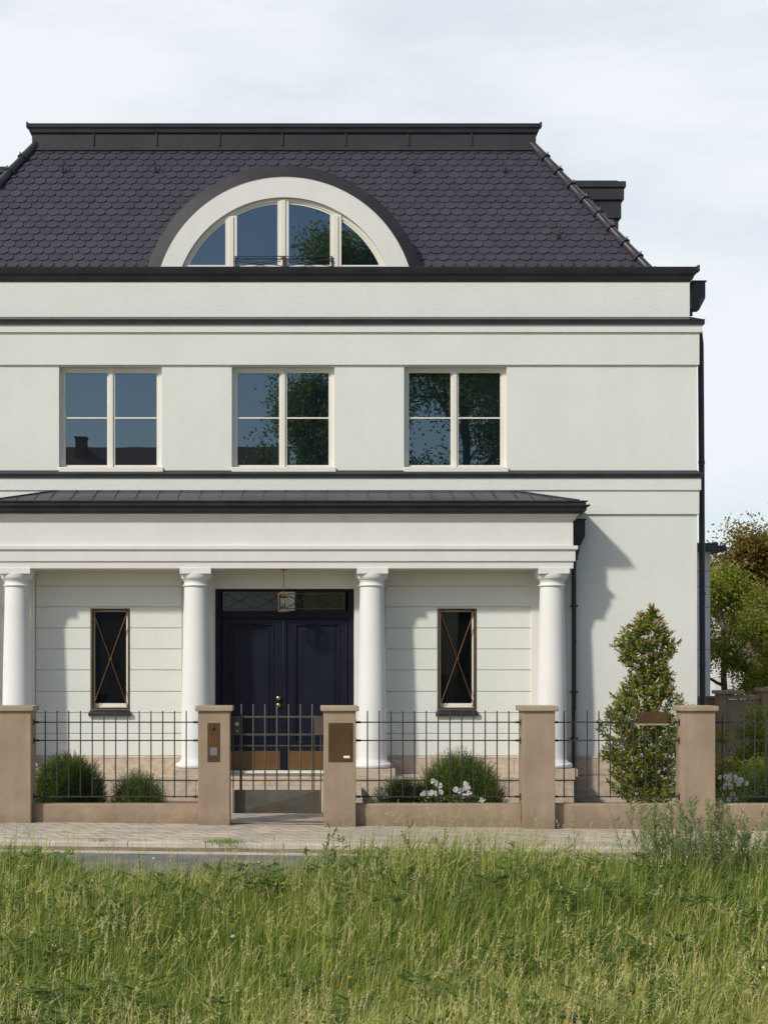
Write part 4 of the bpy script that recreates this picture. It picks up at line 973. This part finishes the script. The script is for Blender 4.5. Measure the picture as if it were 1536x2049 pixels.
tree('garden_tree', 'light green tree leaning over the brown wall at the right edge', X(1545, 46), 46, 4.2, 1.3, 1.9, 62, 'leaf_green', 13000, .095, .10)
tree('bronze_tree', 'tall bronze leaved tree rising behind the green trees at the right', X(1506, 54), 54, 6.8, 2.4, 3.3, 63, 'leaf_brown', 34000, .13, .2)
tree('background_tree', 'dark green tree far behind the pale house at the right edge', X(1640, 60), 60, 8.0, 2.5, 4.0, 64, 'leaf_green', 12000, .18, .25)
# shrubs inside the garden at the right
def shrub(name, label, px, y, w_, h, seed, mat, n=4000, lsz=.05, cat='shrub', t0=.4):
    rg = np.random.default_rng(seed); x0 = X(px, y); z0 = gz(x0) + .02; t = thing(name, label, cat, (x0, y, z0))
    nc = 26; C_ = np.stack([rg.normal(0, w_ * .42, nc), rg.normal(0, w_ * .3, nc), rg.uniform(.15, .95, nc) * h], 1); idx = rg.integers(0, nc, n)
    P = C_[idx] + rg.normal(0, w_ * .13, (n, 3)); P[:, 2] = np.abs(P[:, 2]); P += [x0, y, z0]
    c = Cat(); c.add(leaves(rg, P, rg.normal(size=(n, 3)) + [0, 0, .4], rg.uniform(.7, 1.3, n) * lsz, rg.uniform(.35, .6, n) * lsz, np.clip(rg.normal(t0, .2, n) , 0, 1), .15)); c.build('foliage', M[mat], t)
    mb = MB()
    for q in C_: mb.tube([(x0, y, z0 - .05), (x0 + q[0] * .4, y + q[1] * .4, z0 + q[2] * .5), (x0 + q[0], y + q[1], z0 + q[2])], [.012, .008, .004], 5)
    mb.build('stem', M['bark'], t)
shrub('garden_shrub', 'loose green shrub climbing before the brown boundary wall', 1500, 30.5, .75, 1.55, 71, 'leaf_green', 5200, .065)
shrub('garden_shrub', 'reddish low shrub at the foot of the brown wall beside the last pillar', 1445, 28.5, .35, .75, 72, 'leaf_brown', 2200, .05, t0=.6)
shrub('garden_shrub', 'dense dark shrub behind the white flowering bush', 1485, 26.8, .5, .85, 73, 'leaf_green', 4200, .05, t0=.25)
shrub('garden_perennial', 'bright yellow green low plant under the railing right of the last pillar', 1503, 24.1, .16, .16, 74, 'weed', 900, .035, 'plant', .9)
shrub('garden_perennial', 'low leafy plants behind the low wall beneath the tall shrub', 1195, 24.4, .30, .20, 75, 'weed', 1500, .04, 'plant', .5)
shrub('garden_perennial', 'low plant with reddish leaves behind the railing right of the porch', 1155, 24.3, .12, .17, 76, 'leaf_brown', 400, .035, 'plant', .9)

# ------------------------------------------------------------ neighbours at the right
# brown boundary wall
bw = thing('boundary_wall', 'brown panelled boundary wall with pale capped piers behind the right garden', 'wall', (X(1440, 33), 33, 0))
for (pa, pb, top, yy) in ((1437, 1452, 1381, 33.0), (1524, 1548, 1376, 33.0), (1612, 1636, 1376, 33.0)):
    mb = MB(); xa, xb = X(pa, yy), X(pb, yy); zt_ = Z(top + 8, yy); mb.box(xa, xb, yy, yy + .3, -.3, zt_); p = mb.build('pier', M['brown_wall'], bw, bevel=.006)
    mb = MB(); mb.box(xa - .05, (xb + .05) if pa > 1500 else X(1488, yy), yy - .05, yy + .35, zt_, zt_ + .075); mb.build('pier_cap', M['cap'], p, bevel=.008)
mb = MB(); y_ = 33.12; mb.box(X(1452, y_), X(1524, y_), y_, y_ + .12, -.3, Z(1400, y_)); mb.box(X(1548, y_), X(1612, y_), y_, y_ + .12, -.3, Z(1400, y_)); mb.box(X(1636, y_), X(1760, y_), y_, y_ + .12, -.3, Z(1400, y_)); mb.build('wall_panel', M['brown_wall'], bw)
mb = MB(); y_ = 33.06; mb.box(X(1452, y_), X(1524, y_), y_, y_ + .22, Z(1399, y_), Z(1391, y_)); mb.box(X(1548, y_), X(1612, y_), y_, y_ + .22, Z(1399, y_), Z(1391, y_)); mb.box(X(1636, y_), X(1760, y_), y_, y_ + .22, Z(1399, y_), Z(1391, y_)); mb.build('coping', M['cap'], bw, bevel=.006)
mb = MB(); y_ = 33.5; mb.box(X(1385, y_), X(1437, y_), y_, y_ + .15, -.3, Z(1398, y_)); mb.box(X(1385, y_), X(1437, y_), y_ - .04, y_ + .19, Z(1398, y_), Z(1393, y_)); mb.build('side_panel', M['brown_wall'], bw, bevel=.004)
# low annex with flat dark eaves
an = thing('annex', 'narrow white flat roofed annex seen between the villa corner and the tree', 'building', (X(1400, 41), 41, 0))
ya = 41.0; mb = MB(); mb.box(6.0, X(1420.5, ya), ya, ya + 7, -.3, Z(1104, ya)); mb.build('wall', M['pale_wall'], an)
mb = MB()
for py in (1143, 1174, 1215, 1300): mb.box(X(1380, ya), X(1421, ya) + .004, ya - .006, ya + 2, Z(py + .6, ya), Z(py - .6, ya))
mb.build('wall_joints', M['grey_pad'], an)
mb = MB(); mb.box(5.9, X(1446, ya), ya - .3, ya + 7.3, Z(1104, ya), Z(1093, ya)); mb.box(5.9, X(1433, ya), ya - .15, ya + 7, Z(1093, ya), Z(1087, ya)); mb.build('flat_roof', M['metal'], an, bevel=.01)
# pale house behind the trees
yh2 = 62.0; nh = thing('neighbour_house', 'pale house with brown tiled roof glimpsed through the trees at the right', 'house', (X(1540, yh2), yh2, 0))
xa, xb = X(1430, yh2), X(1700, yh2); mb = MB(); mb.box(xa, xb, yh2, yh2 + 9, -.7, Z(1205, yh2)); mb.add([(xa + 1.5, yh2 - .01, Z(1205, yh2)), (xb, yh2 - .01, Z(1205, yh2)), (X(1580, yh2), yh2 - .01, Z(1120, yh2))], [(0, 1, 2)]); mb.build('wall', M['pale_wall'], nh, smooth=False)
mb = MB(); xr, zr_ = X(1575, yh2), Z(1098, yh2)
for sx, xe_ in ((-1, X(1478, yh2)), (1, X(1672, yh2))):
    ze_ = Z(1212, yh2); mb.hexa([(xe_, yh2 - .6, ze_ - .1), (xr, yh2 - .6, zr_ - .1), (xr, yh2 + 9.5, zr_ - .1), (xe_, yh2 + 9.5, ze_ - .1), (xe_, yh2 - .6, ze_ + .1), (xr, yh2 - .6, zr_ + .1), (xr, yh2 + 9.5, zr_ + .1), (xe_, yh2 + 9.5, ze_ + .1)])
mb.hexa([(xa - .2, yh2 - 1.5, Z(1248, yh2)), (xb, yh2 - 1.5, Z(1248, yh2)), (xb, yh2 + .1, Z(1226, yh2)), (xa - .2, yh2 + .1, Z(1226, yh2)), (xa - .2, yh2 - 1.5, Z(1248, yh2) + .1), (xb, yh2 - 1.5, Z(1248, yh2) + .1), (xb, yh2 + .1, Z(1226, yh2) + .1), (xa - .2, yh2 + .1, Z(1226, yh2) + .1)])
mb.build('roof', M['red_roof'], nh, smooth=False)
for (pa, pb, qa, qb) in ((1487, 1496, 1215, 1180), (1508, 1517, 1215, 1180), (1552, 1562, 1210, 1172), (1468, 1474, 1340, 1290), (1500, 1512, 1350, 1300), (1545, 1558, 1350, 1300)):
    mb = MB(); mb.box(X(pa, yh2), X(pb, yh2), yh2 - .06, yh2 - .02, Z(qa, yh2), Z(qb, yh2)); f_ = mb.build('window', M['frame'], nh)
    mb = MB(); mb.box(X(pa + 1, yh2), X(pb - 1, yh2), yh2 - .09, yh2 - .061, Z(qa - 1, yh2), Z(qb + 1, yh2)); mb.build('pane', M['glass_dark'], f_)

# ------------------------------------------------------------ across the street, behind the camera: mirrored in the panes
def mx(px, Y): return (px - CX) / F * (2 * YW - Y)          # where a thing at depth Y must stand to show at px in the glass
def mz(py, Y): return ZE - (py - CY) / F * (2 * YW - Y)
yo = -24.0
oh = thing('opposite_house', 'house with dark roof and chimney mirrored low in the first floor windows', 'house', (mx(220, yo), yo, 0))
xa, xb = mx(-60, yo), mx(560, yo); zr_ = mz(893, yo - 5.5)
mb = MB(); mb.box(xa, xb, yo - 9, yo - 2, -.7, zr_ - 3.4); mb.build('wall', M['pale_wall'], oh)
mb = MB(); mb.add([(xa - .5, yo, zr_ - 3.6), (xb + .5, yo, zr_ - 3.6), (xb + .5, yo - 5.5, zr_), (xa - .5, yo - 5.5, zr_), (xb + .5, yo - 11, zr_ - 3.6), (xa - .5, yo - 11, zr_ - 3.6)], [(1, 0, 3, 2), (2, 3, 5, 4), (0, 5, 3), (1, 2, 4), (0, 1, 4, 5)]); rf_ = mb.build('roof', M['red_roof'], oh, smooth=False)
mb = MB(); cx_ = mx(160, yo - 4.5); mb.box(cx_ - .29, cx_ + .29, yo - 5.2, yo - 4.5, zr_ - 1.2, zr_ + .34); mb.box(cx_ - .34, cx_ + .34, yo - 5.25, yo - 4.45, zr_ + .34, zr_ + .44); mb.build('chimney', M['red_roof'], rf_)
og = thing('opposite_garage', 'low ochre building mirrored in the lower right of the middle window', 'building', (mx(630, yo), yo, 0))
mb = MB(); mb.box(mx(597, yo), mx(700, yo), yo - 6, yo, -.7, mz(902, yo)); mb.build('wall', M['ochre_wall'], og)
mb = MB(); mb.box(mx(594, yo), mx(704, yo), yo - 6.3, yo + .3, mz(902, yo), mz(899, yo)); mb.build('flat_roof', M['metal'], og)
tree('street_tree', 'tall leafy tree mirrored in the middle and right first floor windows', mx(930, -14), -14, 20.0, 5.0, 7.6, 81, 'leaf_street', 34000, .19, .35, spread=.75)
tree('street_tree', 'leafy tree mirrored at the right side of the middle window', mx(600, -17), -17, 18.5, 6.5, 4.2, 82, 'leaf_street', 17000, .18, .25, spread=.7)
tree('street_tree', 'tallest tree mirrored in the right pane of the half round dormer window', mx(745, -16), -16, 30.0, 9.0, 5.0, 83, 'leaf_street', 30000, .19, .3, spread=.7)

# ------------------------------------------------------------ meadow
rg = np.random.default_rng(7)
def fbm(x, y, seed, s):
    r_ = np.random.default_rng(seed); o = np.zeros_like(x); a = 1
    for k in range(4):
        for _ in range(3):
            th = r_.uniform(0, 2 * PI); ph = r_.uniform(0, 2 * PI); o += a * np.sin((np.cos(th) * x + np.sin(th) * y) * s * 2 ** k + ph)
        a *= .55
    return o / 4
def edge(x): return 17.05 + .30 * np.sin(x * 1.3) + np.clip((x - .0) * .6, 0, .8) + np.clip((-2.0 - x) * 1.0, 0, .7)
def hmap(x, y):
    h = .44 + .09 * fbm(x, y, 3, 1.2) + .05 * fbm(x, y, 4, 3.5)
    h += np.clip((x + .2) * .12, 0, .16) * np.clip((y - 11) / 4, 0, 1)
    return np.clip(h, .22, .85)
def scatter(n, ymin=6.6):
    y = rg.uniform(ymin, 18.6, n * 4); x = rg.uniform(-1, 1, n * 4)
    xl_ = X(-150, y) - 2.6; xr_ = X(1700, y) + 2.6; x = xl_ + (xr_ - xl_) * (x + 1) / 2
    wgt = (xr_ - xl_) / 14 * np.where((x < X(-150, y) - .2) | (x > X(1700, y) + .2), .38, 1)
    k = (rg.random(n * 4) < wgt) & (y < edge(x) + rg.normal(0, .16, n * 4)); return x[k][:n], y[k][:n]
c = Cat()
def lean(x, y): return 1.1 * fbm(x, y, 12, .8) * PI * .5 - .3
for n_, w0, w1, h0, h1, t_, ts, b_, bs in ((116000, .005, .010, .35, 1.10, .36, .25, .40, .36), (58000, .009, .016, .40, 1.15, .28, .22, .65, .45), (15000, .0035, .006, .8, 1.35, .80, .15, .22, .28), (12000, .014, .024, .35, .95, .22, .16, .9, .45)):
    x, y = scatter(n_); n = len(x); cl_ = fbm(x, y, 21, 5.0); far = np.clip((y - 9) / 6, 0, 1)
    k = rg.random(n) < np.clip(.85 + .5 * fbm(x, y, 30 + int(n_ / 1000), 2.2), .25, 1); x, y, cl_, far = x[k], y[k], cl_[k], far[k]; n = len(x)
    h = hmap(x, y) * rg.uniform(h0, h1, n) * (1 + .30 * cl_)
    tint = np.clip(t_ + .20 * fbm(x, y, 9, 1.1) + .12 * cl_ + rg.normal(0, ts, n) + (1 - far) * .12 - far * .08, 0, 1)
    c.add(blades(rg, x, y, gz(x) - .10, h, rg.uniform(w0, w1, n), lean(x, y) + rg.normal(0, 1.0, n), np.abs(rg.normal(b_, bs, n)) * (1 + .5 * np.abs(cl_)), tint))
o = c.build('meadow_grass', M['grass']); tag(o, 'tall uncut meadow grass filling the foreground before the road', 'grass', kind='stuff')
# seed heads
c = Cat(); x, y = scatter(7600); k = rg.random(len(x)) < np.clip(.45 + .6 * fbm(x, y, 17, 1.0) + np.clip((11.5 - y) * .12, -.2, .4), .08, 1); x, y = x[k], y[k]; n = len(x); h = hmap(x, y) * rg.uniform(1.05, 1.6, n); ang = rg.normal(-.3, 1.3, n); bend = np.abs(rg.normal(.18, .2, n))
c.add(blades(rg, x, y, gz(x) - .10, h, np.full(n, .0028), ang, bend, np.clip(rg.normal(.72, .1, n), 0, 1)))
tipx = x + np.cos(ang) * bend * h; tipy = y + np.sin(ang) * bend * h; tipz = gz(x) - .10 + h * (1 - .35 * np.minimum(bend, 1.4))
Dt = unit(np.stack([np.cos(ang) * bend * 2, np.sin(ang) * bend * 2, 1 - bend], 1)); tn = np.clip(rg.normal(.88, .1, n), 0, 1)
kind_ = rg.random(n)
for k in range(16):
    f_ = k / 15; sp = np.where(kind_ < .5, .25, .8)[:, None]; base = np.stack([tipx, tipy, tipz], 1) - Dt * (.11 * (1 - f_))
    c.add(leaves(rg, base, unit(Dt + rg.normal(size=(n, 3)) * sp), np.where(kind_ < .5, .018, .028) * (1.1 - .5 * f_), np.full(n, .008), tn))
o = None
x = rg.uniform(-3.4, 6, 900); y = edge(x) - np.abs(rg.normal(0, .35, 900)); n = 900      # loose stems along the road side
c.add(blades(rg, x, y, gz(x) - .10, rg.uniform(.45, .95, n), np.full(n, .0035), rg.uniform(0, 2 * PI, n), np.abs(rg.normal(.3, .3, n)), np.clip(rg.normal(.5, .22, n), 0, 1)))
o = c.build('grass_seed_heads', M['grass']); tag(o, 'straw coloured seed heads standing above the meadow grass', 'grass', kind='stuff')
# leafy weeds of the meadow
c = Cat()
x, y = scatter(600, 7.6); k = rg.random(len(x)) < np.clip(.5 + 1.0 * fbm(x, y, 55, 1.3), .12, 1); x, y = x[k], y[k]; hh = hmap(x, y)
for i in range(len(x)):
    m_ = 9; a_ = rg.uniform(0, 2 * PI, m_); L_ = rg.uniform(.10, .22, m_); z_ = gz(x[i]) - .1 + hh[i] * rg.uniform(.45, .9, m_)
    for j in range(m_):
        D = np.array([math.cos(a_[j]), math.sin(a_[j]), .35]); D /= np.linalg.norm(D); q = 10; f_ = np.linspace(.1, 1, q)
        sdv = np.array([-D[1], D[0], 0]); base = np.array([x[i], y[i], z_[j]]) + D * (f_ * L_[j])[:, None]
        for s_ in (-1, 1): c.add(leaves(rg, base, np.tile(D * .6 + sdv * s_, (q, 1)), L_[j] * .38 * (1.1 - f_ * .7), np.full(q, rg.uniform(.010, .02)), np.full(q, rg.uniform(.0, .6)), .1))
o = c.build('meadow_weeds', M['weed']); tag(o, 'feathery leaved weeds growing among the meadow grass', 'weeds', kind='stuff')
# meadow flowers
c = Cat(); x, y = scatter(120, 7.8); n = len(x); hh = hmap(x, y) * rg.uniform(.9, 1.15, n)
kf = rg.choice([.15, .5, .85], n, p=[.5, .25, .25])
for i in range(n):
    m_ = 9; a_ = np.arange(m_) / m_ * 2 * PI; rr = rg.uniform(.011, .020) ; p = np.array([x[i], y[i], gz(x[i]) - .08 + hh[i]])
    for k in range(2): c.add(leaves(rg, np.tile(p, (m_, 1)), np.stack([np.cos(a_), np.sin(a_), np.full(m_, .3 + k)], 1), np.full(m_, rr), np.full(m_, rr * .8), np.full(m_, kf[i]), .2))
o = c.build('meadow_flowers', M['petal']); tag(o, 'scattered small yellow, pink and white flowers in the meadow', 'flowers', kind='stuff')

# tall single weeds standing above the grass
def tall_weed(name, px, y, top, seed, label, stems=7, spread=.18, mat='weed', leaf=(.04, .007), nleaf=34, t0=.75, brs=7):
    rg = np.random.default_rng(seed); x0 = X(px, y); z0 = gz(x0) - .1; H = Z(top, y) - z0
    t = thing(name, label, 'weed', (x0, y, z0)); mb = MB(); c = Cat()
    for s_ in range(stems):
        hh = H * rg.uniform(.62, 1.0) if s_ else H; dx, dy = rg.normal(0, spread), rg.normal(0, spread * .6); pts = []
        for i in range(8):
            f_ = i / 7; pts.append((x0 + dx * (.35 + .65 * f_), y + dy * (.35 + .65 * f_), z0 + hh * f_))
        mb.tube(pts, [.0045 - .003 * i / 7 for i in range(8)], 5)
        for b_ in range(brs):
            f_ = rg.uniform(.4, .97); p = np.array([x0 + dx * (.35 + .65 * f_), y + dy * (.35 + .65 * f_), z0 + hh * f_]); a_ = rg.uniform(0, 2 * PI); D = np.array([math.cos(a_) * .6, math.sin(a_) * .6, .9]); D /= np.linalg.norm(D); L_ = hh * .26 * (1.15 - f_) + .03
            mb.tube([tuple(p), tuple(p + D * L_)], [.002, .001], 4)
            q = nleaf // 2; ff = rg.uniform(.1, 1, q); c.add(leaves(rg, p + D * (ff * L_)[:, None], np.tile(D, (q, 1)) + rg.normal(size=(q, 3)) * .7, rg.uniform(.6, 1.2, q) * leaf[0], np.full(q, leaf[1]), np.clip(rg.normal(t0, .18, q), 0, 1), .15))
        ff = rg.uniform(.3, 1, nleaf); P = np.stack([x0 + dx * (.35 + .65 * ff), y + dy * (.35 + .65 * ff), z0 + hh * ff], 1); c.add(leaves(rg, P, rg.normal(size=(nleaf, 3)) + [0, 0, .6], rg.uniform(.6, 1.3, nleaf) * leaf[0] * 1.2, np.full(nleaf, leaf[1]), np.clip(rg.normal(t0, .18, nleaf), 0, 1), .15))
    mb.build('stem', M['stalk'], t); c.build('leaves', M[mat], t); return t
M['stalk'] = surf('green_stalk', (.10, .14, .05), (.15, .18, .07), .7, 8)
tall_weed('mugwort', 1390, 16.3, 1588, 91, 'tall feathery grey green weed in front of the last pillar', 26, .30)
tall_weed('mugwort', 1318, 16.3, 1610, 92, 'feathery weed to the left of the tallest weed', 16, .22)
tall_weed('mugwort', 1500, 16.2, 1618, 93, 'feathery weed at the right edge before the low wall', 16, .24)
tall_weed('mugwort', 1352, 16.0, 1600, 101, 'leaning feathery weed between the two tallest weeds', 20, .26)
tall_weed('mugwort', 1445, 16.1, 1604, 102, 'bushy feathery weed just right of the last pillar', 20, .26)
tall_weed('thistle', 640, 15.7, 1650, 94, 'leafy green thistle standing before the gate', 3, .10, leaf=(.065, .02), nleaf=18, t0=.45, brs=3)
tall_weed('thistle', 690, 15.6, 1680, 95, 'short leafy weed to the right of the thistle before the gate', 3, .12, leaf=(.06, .018), nleaf=18, t0=.5, brs=3)
tall_weed('dock_plant', 845, 15.8, 1634, 96, 'weed with dark brown seed heads before the fence bay with roses', 4, .16, mat='leaf_brown', leaf=(.02, .009), nleaf=40, t0=.25, brs=4)
tall_weed('dock_plant', 960, 15.9, 1640, 97, 'thin brown seeded weed right of the darkest weed', 3, .18, mat='leaf_brown', leaf=(.018, .007), nleaf=26, t0=.45, brs=3)
tall_weed('meadow_herb', 1165, 16.1, 1640, 98, 'slim upright green herb before the right low wall', 3, .10, leaf=(.03, .008), nleaf=24, t0=.6, brs=3)
tuft('gutter_grass', 448, 20.7, 260, .09, .14, 99, 'low green grass tuft growing at the kerb below the intercom pillar', 'grass tuft', 'grass', .3, .006)
tuft('gutter_grass', 200, 20.7, 60, .08, .08, 100, 'tiny grass tuft at the kerb at the left', 'grass tuft', 'grass', .4, .006)
